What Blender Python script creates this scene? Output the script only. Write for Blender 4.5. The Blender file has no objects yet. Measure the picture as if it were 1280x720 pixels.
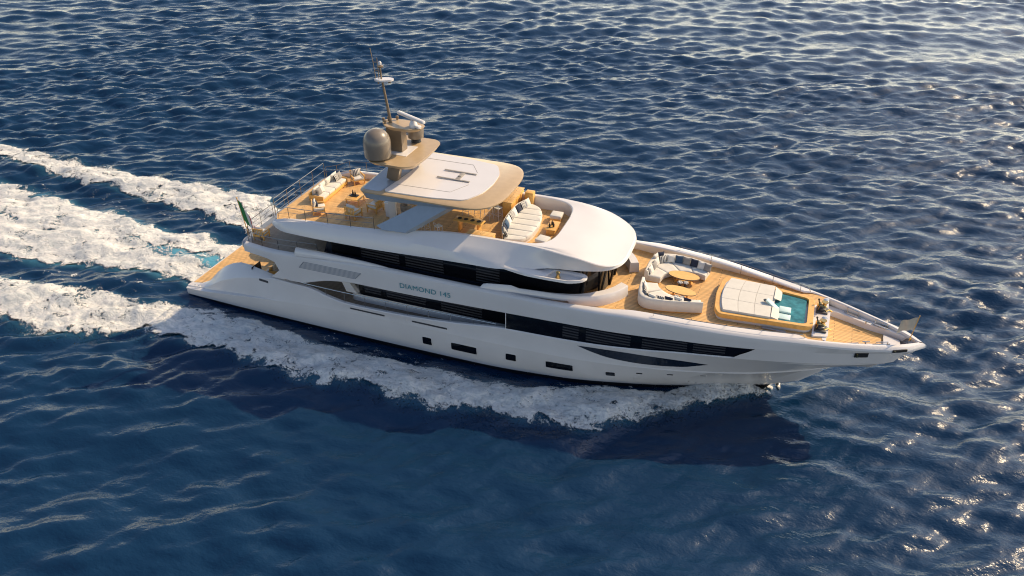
import bpy, bmesh, math, random
import numpy as np
from mathutils import Vector, Matrix, Euler

random.seed(7)
RNG = np.random.RandomState(11)
scene = bpy.context.scene
COL = scene.collection

# ------------------------------------------------------------------ camera
cam_data = bpy.data.cameras.new('camera')
cam_data.lens = 28.03
cam_data.sensor_width = 36.0
cam_data.clip_end = 20000
cam = bpy.data.objects.new('camera', cam_data)
COL.objects.link(cam)
YAW, PITCH = math.radians(20.767), math.radians(32.902)
d = Vector((-math.sin(YAW) * math.cos(PITCH), math.cos(YAW) * math.cos(PITCH), -math.sin(PITCH)))
r = Vector((math.cos(YAW), math.sin(YAW), 0))
u = r.cross(d)
M = Matrix((r, u, -d)).transposed().to_4x4()
M.translation = Vector((36.125, -37.653, 29.469))
cam.matrix_world = M
scene.camera = cam

# ------------------------------------------------------------------ sky, sun, exposure
SUN_EL, SUN_AZ = math.radians(39.0), math.radians(46.0)     # azimuth counted from +X towards +Y
world = bpy.data.worlds.new('World')
scene.world = world
world.use_nodes = True
wn = world.node_tree
wn.nodes.clear()
sky = wn.nodes.new('ShaderNodeTexSky')
sky.sky_type = 'NISHITA'
sky.sun_disc = False
sky.sun_elevation = SUN_EL
sky.sun_rotation = math.radians(90) - SUN_AZ
sky.air_density = 1.0
sky.dust_density = 2.0
sky.ozone_density = 2.2
bg = wn.nodes.new('ShaderNodeBackground')
bg.inputs['Strength'].default_value = 0.115
wo = wn.nodes.new('ShaderNodeOutputWorld')
# warm haze low over the sea, stronger on the sun's side
geo = wn.nodes.new('ShaderNodeTexCoord')
sep = wn.nodes.new('ShaderNodeSeparateXYZ')
wn.links.new(geo.outputs['Generated'], sep.inputs[0])


def wmath(op, a, b=None, clamp=False):
    q = wn.nodes.new('ShaderNodeMath')
    q.operation = op
    q.use_clamp = clamp
    for i_, v_ in enumerate((a, b)):
        if v_ is None:
            continue
        if isinstance(v_, (int, float)):
            q.inputs[i_].default_value = v_
        else:
            wn.links.new(v_, q.inputs[i_])
    return q.outputs[0]


low = wmath('POWER', wmath('SUBTRACT', 1.0, wmath('ABSOLUTE', sep.outputs['Z'])), 9.0)
side_ = wmath('ADD', wmath('MULTIPLY', sep.outputs['X'], math.cos(SUN_AZ)), wmath('MULTIPLY', sep.outputs['Y'], math.sin(SUN_AZ)))
glow = wmath('ADD', wmath('MULTIPLY', side_, 0.40), 0.54, True)
haze_f = wmath('MULTIPLY', wmath('MULTIPLY', low, glow), 34.0)
hz_col = wn.nodes.new('ShaderNodeMix')
hz_col.data_type = 'RGBA'
hz_col.blend_type = 'ADD'
hz_col.clamp_result = False
wn.links.new(haze_f, hz_col.inputs['Factor'])
hz_col.clamp_factor = False
hz_col.inputs['B'].default_value = (1.0, 0.89, 0.62, 1)
wn.links.new(sky.outputs[0], hz_col.inputs['A'])
wn.links.new(hz_col.outputs['Result'], bg.inputs['Color'])
wn.links.new(bg.outputs[0], wo.inputs['Surface'])

sun_data = bpy.data.lights.new('sun', 'SUN')
sun_data.energy = 3.7
sun_data.angle = math.radians(0.5)
sun_data.color = (1.0, 0.77, 0.48)
sun = bpy.data.objects.new('sun', sun_data)
COL.objects.link(sun)
sdir = Vector((math.cos(SUN_EL) * math.cos(SUN_AZ), math.cos(SUN_EL) * math.sin(SUN_AZ), math.sin(SUN_EL)))
sun.rotation_euler = sdir.to_track_quat('Z', 'Y').to_euler()
sun.location = (60, 60, 60)

vs = scene.view_settings
vs.view_transform = 'Standard'
vs.look = 'None'
vs.exposure = 0.40
vs.gamma = 1.0
vs.use_curve_mapping = False
scene.cycles.use_denoising = True
scene.cycles.filter_width = 1.1
scene.cycles.max_bounces = 8
scene.cycles.sample_clamp_indirect = 6.0
scene.cycles.sample_clamp_direct = 2.2

# ------------------------------------------------------------------ materials
def mat(name, color, rough=0.5, metal=0.0, coat=0.0, var=0.0, vscale=3.0, bump=0.0, bscale=30.0, ior=None):
    m = bpy.data.materials.new(name)
    m.use_nodes = True
    nt = m.node_tree
    b = nt.nodes['Principled BSDF']
    b.inputs['Base Color'].default_value = (*color, 1)
    b.inputs['Roughness'].default_value = rough
    b.inputs['Metallic'].default_value = metal
    if coat:
        b.inputs['Coat Weight'].default_value = coat
        b.inputs['Coat Roughness'].default_value = 0.05
    if ior:
        b.inputs['IOR'].default_value = ior
    tc = nt.nodes.new('ShaderNodeTexCoord')
    if var:
        n = nt.nodes.new('ShaderNodeTexNoise')
        n.inputs['Scale'].default_value = vscale
        n.inputs['Detail'].default_value = 5
        nt.links.new(tc.outputs['Object'], n.inputs['Vector'])
        rp = nt.nodes.new('ShaderNodeValToRGB')
        rp.color_ramp.elements[0].position = 0.3
        rp.color_ramp.elements[1].position = 0.7
        rp.color_ramp.elements[0].color = (*[c * (1 - var) for c in color], 1)
        rp.color_ramp.elements[1].color = (*[min(1, c * (1 + var)) for c in color], 1)
        nt.links.new(n.outputs['Fac'], rp.inputs['Fac'])
        nt.links.new(rp.outputs['Color'], b.inputs['Base Color'])
    if bump:
        n2 = nt.nodes.new('ShaderNodeTexNoise')
        n2.inputs['Scale'].default_value = bscale
        n2.inputs['Detail'].default_value = 4
        nt.links.new(tc.outputs['Object'], n2.inputs['Vector'])
        bp = nt.nodes.new('ShaderNodeBump')
        bp.inputs['Strength'].default_value = bump
        bp.inputs['Distance'].default_value = 0.02
        nt.links.new(n2.outputs['Fac'], bp.inputs['Height'])
        nt.links.new(bp.outputs['Normal'], b.inputs['Normal'])
    return m


def teak_mat(name, c1, c2, rough=0.55):
    """Planked teak: boards 7 cm wide along X, thin dark caulking, grain noise."""
    m = bpy.data.materials.new(name)
    m.use_nodes = True
    nt = m.node_tree
    b = nt.nodes['Principled BSDF']
    b.inputs['Roughness'].default_value = rough
    tc = nt.nodes.new('ShaderNodeTexCoord')
    br = nt.nodes.new('ShaderNodeTexBrick')
    br.offset = 0.37
    br.inputs['Color1'].default_value = (*c1, 1)
    br.inputs['Color2'].default_value = (*c2, 1)
    br.inputs['Mortar'].default_value = (0.10, 0.06, 0.035, 1)
    br.inputs['Scale'].default_value = 1.0
    br.inputs['Mortar Size'].default_value = 0.010
    br.inputs['Brick Width'].default_value = 2.4
    br.inputs['Row Height'].default_value = 0.13
    nt.links.new(tc.outputs['Object'], br.inputs['Vector'])
    mp = nt.nodes.new('ShaderNodeMapping')
    mp.inputs['Scale'].default_value = (0.8, 9, 9)
    nt.links.new(tc.outputs['Object'], mp.inputs['Vector'])
    n = nt.nodes.new('ShaderNodeTexNoise')
    n.inputs['Scale'].default_value = 2.0
    n.inputs['Detail'].default_value = 6
    nt.links.new(mp.outputs[0], n.inputs['Vector'])
    rp = nt.nodes.new('ShaderNodeMapRange')
    rp.inputs['To Min'].default_value = 0.66
    rp.inputs['To Max'].default_value = 1.28
    nt.links.new(n.outputs['Fac'], rp.inputs['Value'])
    mx = nt.nodes.new('ShaderNodeMix')
    mx.data_type = 'RGBA'
    mx.blend_type = 'MULTIPLY'
    mx.inputs['Factor'].default_value = 1
    nt.links.new(br.outputs['Color'], mx.inputs['A'])
    nt.links.new(rp.outputs[0], mx.inputs['B'])
    nt.links.new(mx.outputs['Result'], b.inputs['Base Color'])
    return m


def blind_mat(name):
    """Dark louvre blind: horizontal slats."""
    m = bpy.data.materials.new(name)
    m.use_nodes = True
    nt = m.node_tree
    b = nt.nodes['Principled BSDF']
    b.inputs['Roughness'].default_value = 0.25
    tc = nt.nodes.new('ShaderNodeTexCoord')
    w = nt.nodes.new('ShaderNodeTexWave')
    w.wave_type = 'BANDS'
    w.bands_direction = 'Z'
    w.inputs['Scale'].default_value = 1.75
    w.inputs['Distortion'].default_value = 0
    nt.links.new(tc.outputs['Object'], w.inputs['Vector'])
    rp = nt.nodes.new('ShaderNodeValToRGB')
    rp.color_ramp.elements[0].position = 0.45
    rp.color_ramp.elements[0].color = (0.006, 0.006, 0.009, 1)
    rp.color_ramp.elements[1].position = 0.75
    rp.color_ramp.elements[1].color = (0.05, 0.05, 0.055, 1)
    nt.links.new(w.outputs['Fac'], rp.inputs['Fac'])
    nt.links.new(rp.outputs['Color'], b.inputs['Base Color'])
    return m


def stripe_mat(name, c1, c2, scale, direction='X', dist=0.0):
    m = bpy.data.materials.new(name)
    m.use_nodes = True
    nt = m.node_tree
    b = nt.nodes['Principled BSDF']
    b.inputs['Roughness'].default_value = 0.8
    tc = nt.nodes.new('ShaderNodeTexCoord')
    w = nt.nodes.new('ShaderNodeTexWave')
    w.wave_type = 'BANDS'
    w.bands_direction = direction
    w.inputs['Scale'].default_value = scale
    w.inputs['Distortion'].default_value = dist
    nt.links.new(tc.outputs['Object'], w.inputs['Vector'])
    rp = nt.nodes.new('ShaderNodeValToRGB')
    rp.color_ramp.interpolation = 'CONSTANT'
    rp.color_ramp.elements[0].color = (*c1, 1)
    rp.color_ramp.elements[1].position = 0.5
    rp.color_ramp.elements[1].color = (*c2, 1)
    nt.links.new(w.outputs['Fac'], rp.inputs['Fac'])
    nt.links.new(rp.outputs['Color'], b.inputs['Base Color'])
    return m


WHITE = mat('gelcoat_white', (0.70, 0.665, 0.645), 0.24, coat=0.5, var=0.03, vscale=0.6)
GREY = mat('grey_paint_and_shade', (0.22, 0.24, 0.27), 0.3, coat=0.4, var=0.05)
BLUEGREY = mat('blue_grey_gloss', (0.27, 0.32, 0.38), 0.22, coat=0.6, var=0.04)
GOLD = mat('beige_metallic_paint', (0.46, 0.33, 0.19), 0.38, coat=0.3, var=0.05)
DARKGOLD = mat('bronze_paint', (0.20, 0.145, 0.09), 0.35, coat=0.3, var=0.08)
DOME = mat('dome_paint', (0.20, 0.165, 0.13), 0.35, coat=0.4, var=0.05)
BLACK = mat('black_rubber', (0.012, 0.012, 0.014), 0.5, var=0.2)
MATTBLACK = mat('shade_black', (0.004, 0.004, 0.005), 0.95)
ANTIFOUL = mat('antifouling', (0.010, 0.010, 0.014), 0.55, var=0.3)
GLASS = mat('dark_glass', (0.004, 0.005, 0.008), 0.06, coat=0.0, var=0.2, ior=1.5)
BLUEGLASS = mat('blue_black_glass', (0.010, 0.017, 0.032), 0.08, var=0.2, ior=1.5)
BLIND = blind_mat('louvre_blind')
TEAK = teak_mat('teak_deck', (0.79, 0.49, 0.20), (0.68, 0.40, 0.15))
TEAK_SHADED = teak_mat('teak_shaded', (0.30, 0.24, 0.18), (0.27, 0.21, 0.16))  # darker copy of the teak, shade of the covered decks in its colour
WOOD = mat('varnished_teak', (0.76, 0.42, 0.11), 0.4, coat=0.2, var=0.12, vscale=5)
CUSH = mat('white_cushion', (0.66, 0.63, 0.57), 0.85, var=0.04, bump=0.25, bscale=14)
PCREAM = mat('cream_pillow', (0.72, 0.68, 0.62), 0.9, var=0.06, bump=0.3, bscale=25)
PNAVY = mat('navy_pillow', (0.025, 0.032, 0.06), 0.9, var=0.2, bump=0.3, bscale=25)
PGREY = mat('grey_pillow', (0.30, 0.28, 0.26), 0.9, var=0.15, bump=0.3, bscale=25)
PSTRIPE = stripe_mat('striped_pillow', (0.02, 0.022, 0.03), (0.65, 0.62, 0.57), 3.2, 'X')
PBLUE = mat('blue_pillow', (0.045, 0.085, 0.15), 0.9, var=0.1, bump=0.3, bscale=25)
STEEL = mat('stainless', (0.55, 0.52, 0.48), 0.18, metal=1.0, var=0.05)
RAILM = mat('dark_steel', (0.26, 0.24, 0.22), 0.25, metal=1.0, var=0.1)
BRASS = mat('brass', (0.62, 0.42, 0.16), 0.25, metal=1.0, var=0.1)
DGREY = mat('dark_grey_plastic', (0.05, 0.05, 0.055), 0.4, var=0.2)
TABLE = mat('oiled_teak', (0.78, 0.47, 0.16), 0.55, var=0.08, vscale=6)
TEALTXT = mat('teal_letters', (0.03, 0.24, 0.29), 0.3)
STEPW = mat('wet_white', (0.62, 0.78, 0.74), 0.2, coat=0.5, var=0.03)
PLATE = mat('porcelain', (0.8, 0.78, 0.74), 0.2, coat=0.3, var=0.02)
SEAM = mat('seam_grey', (0.25, 0.23, 0.2), 0.7, var=0.1)


# ------------------------------------------------------------------ mesh builder
class MB:
    def __init__(self):
        self.v, self.f = [], []

    def add(self, verts, faces):
        o = len(self.v)
        self.v += [tuple(p) for p in verts]
        self.f += [tuple(i + o for i in q) for q in faces]
        return self

    def box(self, c, s, rot=(0, 0, 0), bev=0.0, seg=2):
        bm = bmesh.new()
        bmesh.ops.create_cube(bm, size=1.0)
        for q in bm.verts:
            q.co = Vector((q.co.x * s[0], q.co.y * s[1], q.co.z * s[2]))
        if bev:
            bmesh.ops.bevel(bm, geom=bm.edges[:], offset=min(bev, min(s) * 0.45), segments=seg, profile=0.5, affect='EDGES')
        mtx = Matrix.Translation(c) @ Euler(rot).to_matrix().to_4x4()
        bm.transform(mtx)
        bm.verts.index_update()
        self.add([q.co[:] for q in bm.verts], [[q.index for q in f.verts] for f in bm.faces])
        bm.free()
        return self

    def pillow(self, c, s, rot=(0, 0, 0), n=8, puff=1.0):
        """Stuffed cushion: fat in the middle, pinched edges and corners."""
        vs_, fs = [], []
        mtx = Matrix.Translation(c) @ Euler(rot).to_matrix().to_4x4()
        for side in (1, -1):
            o = len(vs_)
            for i in range(n + 1):
                for j in range(n + 1):
                    a, b = 2 * i / n - 1, 2 * j / n - 1
                    t = (max(0, 1 - a * a) * max(0, 1 - b * b)) ** 0.38
                    pin = 1 - 0.07 * (1 - a * a) * abs(b) ** 3 - 0.0
                    pin2 = 1 - 0.07 * (1 - b * b) * abs(a) ** 3
                    vs_.append(mtx @ Vector((a * s[0] / 2 * pin2, b * s[1] / 2 * pin, side * s[2] / 2 * t * puff)))
            for i in range(n):
                for j in range(n):
                    q = [o + i * (n + 1) + j, o + (i + 1) * (n + 1) + j, o + (i + 1) * (n + 1) + j + 1, o + i * (n + 1) + j + 1]
                    fs.append(q if side == 1 else q[::-1])
        return self.add(vs_, fs)

    def tube(self, pts, r, seg=6, closed=False):
        P = [Vector(p) for p in pts]
        n = len(P)
        vs_, fs = [], []
        for i in range(n):
            if closed:
                t = P[(i + 1) % n] - P[i - 1]
            else:
                t = P[min(i + 1, n - 1)] - P[max(i - 1, 0)]
            t.normalize()
            ref = Vector((0, 0, 1)) if abs(t.z) < 0.9 else Vector((1, 0, 0))
            a = t.cross(ref).normalized()
            b = t.cross(a)
            rr = r[i] if isinstance(r, (list, tuple)) else r
            for k in range(seg):
                w = 2 * math.pi * k / seg
                vs_.append(P[i] + a * (rr * math.cos(w)) + b * (rr * math.sin(w)))
        for i in range(n if closed else n - 1):
            j = (i + 1) % n
            for k in range(seg):
                l = (k + 1) % seg
                fs.append((i * seg + k, i * seg + l, j * seg + l, j * seg + k))
        if not closed:
            fs.append(tuple(range(seg)))
            fs.append(tuple(range((n - 1) * seg, n * seg))[::-1])
        return self.add(vs_, fs)

    def lathe(self, c, prof, seg=20, axis=None):
        vs_, fs = [], []
        q = Matrix.Identity(3) if axis is None else Vector(axis).to_track_quat('Z', 'Y').to_matrix()
        for (rr, z) in prof:
            for k in range(seg):
                w = 2 * math.pi * k / seg
                vs_.append(Vector(c) + q @ Vector((rr * math.cos(w), rr * math.sin(w), z)))
        m = len(prof)
        for i in range(m - 1):
            for k in range(seg):
                l = (k + 1) % seg
                fs.append((i * seg + k, i * seg + l, (i + 1) * seg + l, (i + 1) * seg + k))
        fs.append(tuple(range(seg))[::-1])
        fs.append(tuple(range((m - 1) * seg, m * seg)))
        return self.add(vs_, fs)

    def rows(self, rows, closed=False, flip=False):
        """Quads between successive equal-length rows."""
        n = len(rows[0])
        vs_, fs = [], []
        for rw in rows:
            vs_ += rw
        for i in range(len(rows) - 1):
            for k in range(n if closed else n - 1):
                l = (k + 1) % n
                q = (i * n + k, i * n + l, (i + 1) * n + l, (i + 1) * n + k)
                fs.append(q[::-1] if flip else q)
        return self.add(vs_, fs)

    def fan(self, pts, flip=False):
        q = tuple(range(len(pts)))
        return self.add(pts, [q[::-1] if flip else q])

    def strip(self, a, b, flip=False):
        return self.rows([a, b], flip=flip)

    def prism(self, poly, z0, z1, top=None):
        """Vertical prism of a plan polygon; z0, z1 numbers or functions of (x, y)."""
        f0 = z0 if callable(z0) else (lambda x, y: z0)
        f1 = z1 if callable(z1) else (lambda x, y: z1)
        n = len(poly)
        tp = top or poly
        vs_ = [(x, y, f0(x, y)) for x, y in poly] + [(x, y, f1(x, y)) for x, y in tp]
        fs = [tuple(range(n))[::-1], tuple(range(n, 2 * n))]
        for k in range(n):
            l = (k + 1) % n
            fs.append((k, l, n + l, n + k))
        return self.add(vs_, fs)

    def mirror(self):
        """Adds a copy mirrored in the XZ plane."""
        n = len(self.v)
        self.v += [(x, -y, z) for x, y, z in self.v]
        self.f += [tuple(i + n for i in q[::-1]) for q in self.f]
        return self


def rpoly(poly, rad, n=4):
    """Rounds the corners of a plan polygon."""
    out = []
    m = len(poly)
    for i in range(m):
        p0, p1, p2 = Vector(poly[i - 1]), Vector(poly[i]), Vector(poly[(i + 1) % m])
        a, b = (p0 - p1), (p2 - p1)
        rr = min(rad, a.length * 0.45, b.length * 0.45)
        a.normalize(); b.normalize()
        s, e = p1 + a * rr, p1 + b * rr
        for k in range(n + 1):
            t = k / n
            q = s * (1 - t) ** 2 + p1 * 2 * t * (1 - t) + e * t ** 2
            out.append((q.x, q.y))
    return out


def build(name, mb, material, parent=None, ang=35, tri=False):
    me = bpy.data.meshes.new(name)
    me.from_pydata([tuple(p) for p in mb.v], [], mb.f)
    me.validate()
    bm = bmesh.new()
    bm.from_mesh(me)
    bmesh.ops.remove_doubles(bm, verts=bm.verts[:], dist=0.0004)
    bmesh.ops.dissolve_degenerate(bm, edges=bm.edges[:], dist=0.0002)
    bmesh.ops.recalc_face_normals(bm, faces=bm.faces[:])
    bm.to_mesh(me)
    bm.free()
    me.polygons.foreach_set('use_smooth', [True] * len(me.polygons))
    me.set_sharp_from_angle(angle=math.radians(ang))
    me.materials.append(material)
    o = bpy.data.objects.new(name, me)
    COL.objects.link(o)
    if parent is not None:
        o.parent = parent
        if parent.get('world_built'):
            o.location = -parent.location
    return o


def thing(name, label, cat, loc=(0, 0, 0), rot=(0, 0, 0), group=None):
    o = bpy.data.objects.new(name, None)
    o.empty_display_size = 0.3
    COL.objects.link(o)
    o.location = loc
    o.rotation_euler = rot
    o['label'] = label
    o['category'] = cat
    if group:
        o['group'] = group
    return o


def copy_thing(src, label, loc, rot, group=None):
    c = src.copy(); COL.objects.link(c)
    c.location = loc; c.rotation_euler = rot
    c['label'] = label
    if group:
        c['group'] = group
    for ch in list(src.children):
        k = ch.copy(); COL.objects.link(k); k.parent = c
        for g in list(ch.children):
            h = g.copy(); COL.objects.link(h); h.parent = k
    return c


def curve(xs, ys):
    """Smooth monotone-ish interpolation (cubic Hermite with limited slopes)."""
    xs = np.array(xs, float); ys = np.array(ys, float)
    h = np.diff(xs); dl = np.diff(ys) / h
    m = np.zeros(len(xs))
    m[0], m[-1] = dl[0], dl[-1]
    for i in range(1, len(xs) - 1):
        if dl[i - 1] * dl[i] > 0:
            w1, w2 = 2 * h[i] + h[i - 1], h[i] + 2 * h[i - 1]
            m[i] = (w1 + w2) / (w1 / dl[i - 1] + w2 / dl[i])

    def f(x):
        x = np.clip(x, xs[0], xs[-1])
        i = np.clip(np.searchsorted(xs, x) - 1, 0, len(xs) - 2)
        t = (x - xs[i]) / h[i]
        r_ = (2 * t ** 3 - 3 * t ** 2 + 1) * ys[i] + (t ** 3 - 2 * t ** 2 + t) * h[i] * m[i] + (-2 * t ** 3 + 3 * t ** 2) * ys[i + 1] + (t ** 3 - t ** 2) * h[i] * m[i + 1]
        return float(r_) if np.ndim(r_) == 0 else r_
    return f


def zs(x): return 7.10 + 0.032 * (x - 7.5)      # sun deck floor
def zu(x): return 5.08 + 0.0128 * (x - 5)       # upper deck / fore deck floor
def zm(x): return 2.15 + 0.018 * (x - 5)        # main deck floor


# ================================================================== WATER
def wave_set():
    ws = []
    rs = np.random.RandomState(5)
    for i in range(88):
        lam = 0.72 * (17 / 0.72) ** (i / 87.0) * rs.uniform(0.93, 1.07)
        spread = 0.5 if lam < 5 else 0.36
        th = math.radians(-69) + rs.normal(0, spread)
        amp = 0.0077 * lam ** 0.70 * rs.uniform(0.6, 1.25)
        if lam > 6:
            amp *= 0.62
        elif 1.1 < lam < 4:
            amp *= 1.45
        ws.append((2 * math.pi / lam, math.cos(th), math.sin(th), amp, rs.uniform(0, 6.283)))
    return ws


WAVES = wave_set()
f_wl = curve([0, 5, 15, 21, 26, 30, 33, 35, 36.5, 37.3], [3.55, 3.72, 3.85, 3.80, 3.35, 2.45, 1.5, 0.72, 0.22, 0.0])
f_out = curve([-60, -34, -23, -12, -5, 0, 5, 10, 15, 19, 23, 28, 31, 34.2, 36, 37.6], [13.8, 11.6, 10.8, 10.5, 11.1, 9.0, 8.6, 9.3, 9.1, 8.8, 8.7, 7.7, 5.7, 3.3, 1.8, 0.5])
f_in = curve([-60, -30, -18, -12, -8, -2, 3, 10, 15, 19, 23, 26, 28, 31, 34.2, 36, 37.6], [11.5, 8.2, 6.9, 6.2, 5.6, 4.7, 4.4, 5.0, 5.2, 4.8, 4.35, 3.9, 3.3, 2.3, 0.8, 0.3, 0.0])
f_cen = curve([-70, -30, -20, -10, -2, 0.6], [9.0, 6.3, 5.0, 4.0, 3.5, 3.3])


def vnoise(x, y, seed):
    """Cheap smooth value noise in numpy."""
    xi, yi = np.floor(x).astype(np.int64), np.floor(y).astype(np.int64)
    fx, fy = x - xi, y - yi
    fx, fy = fx * fx * (3 - 2 * fx), fy * fy * (3 - 2 * fy)

    def hsh(a, b):
        h = (a * 374761393 + b * 668265263 + seed * 1442695041) & 0x7fffffff
        h = ((h ^ (h >> 13)) * 1274126177) & 0x7fffffff
        return ((h ^ (h >> 16)) & 0xffff) / 65535.0
    return (hsh(xi, yi) * (1 - fx) + hsh(xi + 1, yi) * fx) * (1 - fy) + (hsh(xi, yi + 1) * (1 - fx) + hsh(xi + 1, yi + 1) * fx) * fy


def fbm(x, y, seed, octs=4, gain=0.5):
    a, s, t = 1.0, 0.0, 0.0
    for k in range(octs):
        s = s + a * vnoise(x * 2 ** k, y * 2 ** k, seed + k * 17)
        t += a
        a *= gain
    return s / t


def sstep(a, b, x):
    t = np.clip((x - a) / (b - a), 0, 1)
    return t * t * (3 - 2 * t)


def foam_fields(x, y):
    """density of foam 0..1, churned turquoise water 0..1"""
    ay = np.abs(y)
    sg = np.where(y > 0, 100.0, 0.0)
    # side bands: edges made ragged by noise
    jag = (fbm(x / 3.2 + sg, y / 3.2, 3, 4) - 0.5) * 3.4 + (fbm(x / 0.9 + sg, y / 0.9, 9, 3) - 0.5) * 1.1
    o, i = f_out(x), f_in(x)
    wj = np.clip((37.6 - x) / 8, 0.05, 1)
    side = sstep(0.0, 1.3, (o - ay + jag * 0.55 * wj) / (0.35 + 0.65 * wj)) * sstep(-0.1, 0.9, (ay - i + jag * 0.4 * wj) / (0.25 + 0.75 * wj))
    side = side * (x < 37.6)
    age = np.clip((10 - x) / 60, 0, 1)
    side = side * (1.04 - 0.22 * age) * (0.76 + 0.44 * fbm(x / 3.0 + sg, y / 1.6, 57, 3))
    # prop wash
    c = f_cen(x)
    cen = sstep(0, 1.5, c - ay + jag * 0.5) * (x < 1.2)
    turq = np.exp(-((y - 0.35) / 1.0) ** 2) * sstep(-15, -3, x) * (x < 1.0) * (0.5 + 0.9 * fbm(x / 1.1, y / 0.8, 31, 3))
    turq = turq + 0.55 * np.exp(-((y - 0.6) / 1.6) ** 2) * sstep(-40, -12, x) * (1 - sstep(-12, -6, x)) * (fbm(x / 2.0, y / 0.9, 47, 3) > 0.52)
    age2 = np.clip(-x / 70, 0, 1)
    cen = cen * (1.15 - 0.3 * age2) * (1 - 0.62 * np.clip(turq, 0, 1))
    dens = np.maximum(side, cen)
    # lace left between the bands
    lace = 0.30 * sstep(0, 2, o - ay) * (x < 8) * sstep(-60, -10, x)
    lace2 = 0.33 * sstep(0.0, 1.0, o - ay) * (x >= 8) * (x < 36)
    dens = np.maximum(dens, np.maximum(lace, lace2) * fbm(x / 2.5, y / 2.5, 71, 3) * 1.1)
    aer = np.clip(np.maximum(turq * 1.1, 0.55 * cen + 0.30 * side), 0, 1)
    return np.clip(dens, 0, 1), aer


def sea_height(x, y, spacing=0.0):
    h = np.zeros_like(x)
    gust = 0.58 + 0.9 * fbm(x / 26 + 3.3, y / 17 + 1.7, 501, 3)
    gust2 = 0.62 + 0.76 * fbm(x / 11 + 9.1, y / 7 + 4.2, 601, 2)
    for k, cx, cy, a, p in WAVES:
        lam = 2 * math.pi / k
        fade = 1.0 if np.ndim(spacing) == 0 and spacing == 0 else np.clip((lam / np.maximum(spacing, 1e-6) - 2.5) / 2.5, 0, 1)
        ph = k * (cx * x + cy * y) + p
        h = h + a * fade * (gust * gust2 if lam < 3 else gust) * (np.sin(ph) + 0.22 * np.cos(2 * ph))
    # calmer right beside the hull, raised bow wave, hollow behind it
    ay = np.abs(y)
    near = np.exp(-np.clip(ay - f_wl(x), 0, 50) / 2.5) * sstep(-3, 1, x) * (1 - sstep(37, 40, x))
    h = h * (1 - 0.7 * near)
    o, i = f_out(x), f_in(x)
    mid = 0.5 * (o + i)
    ridge = np.exp(-((ay - mid) / (0.55 * np.maximum(o - i, 0.6))) ** 2)
    amp = 0.48 * sstep(-50, 5, x) * (1 - sstep(36.2, 38, x))
    h = h + 0.55 * np.exp(-((x - 35.2) / 1.7) ** 2) * np.exp(-(np.clip(ay - f_wl(x), 0, 50) / 0.55) ** 2) * (x < 38)
    h = h + amp * ridge - 0.10 * near
    h = h + 0.16 * np.exp(-(y / 3.5) ** 2) * sstep(-60, -3, x) * (x < 2)
    return h


def axis_grid(a, b, s, lo, hi, grow=1.06, mid=()):
    core = list(np.arange(a, b + s * 0.5, s))
    st = s
    q = core[-1]
    up = []
    while q < hi:
        st = min(st * grow, max(0.55, st) if (mid and q < mid[1]) else 1e9)
        q += st
        up.append(q)
    st = s
    q = core[0]
    dn = []
    while q > lo:
        st = min(st * grow, max(0.55, st) if (mid and q > mid[0]) else 1e9)
        q -= st
        dn.append(q)
    return np.array(dn[::-1] + core + up)


def build_water():
    X = axis_grid(-45, 62, 0.15, -6000, 6000, 1.02, (-95, 80))
    Y = axis_grid(-24, 50, 0.15, -6000, 6000, 1.015, (-40, 120))
    gx, gy = np.meshgrid(X, Y, indexing='ij')
    sx, sy = np.gradient(X), np.gradient(Y)
    sp = np.maximum(sx[:, None], sy[None, :])
    h = sea_height(gx.ravel(), gy.ravel(), sp.ravel())
    nx, ny = len(X), len(Y)
    co = np.stack([gx.ravel(), gy.ravel(), h], -1).astype(np.float32)
    idx = np.arange(nx * ny).reshape(nx, ny)
    q = np.stack([idx[:-1, :-1], idx[1:, :-1], idx[1:, 1:], idx[:-1, 1:]], -1).reshape(-1, 4)
    me = mesh_np('water', co, q)
    dens, aer = foam_fields(gx.ravel(), gy.ravel())
    at = me.attributes.new('aeration', 'FLOAT', 'POINT')
    at.data.foreach_set('value', aer.astype(np.float32))
    me.polygons.foreach_set('use_smooth', np.ones(len(q), bool))
    o = bpy.data.objects.new('water', me)
    COL.objects.link(o)
    o['kind'] = 'structure'
    me.materials.append(water_mat())
    return o


def mesh_np(name, co, q):
    me = bpy.data.meshes.new(name)
    me.vertices.add(len(co))
    me.vertices.foreach_set('co', co.ravel())
    me.loops.add(q.size)
    me.loops.foreach_set('vertex_index', q.ravel().astype(np.int32))
    me.polygons.add(len(q))
    me.polygons.foreach_set('loop_start', np.arange(0, q.size, 4, dtype=np.int32))
    me.update(calc_edges=True)
    me.validate()
    return me


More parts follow.
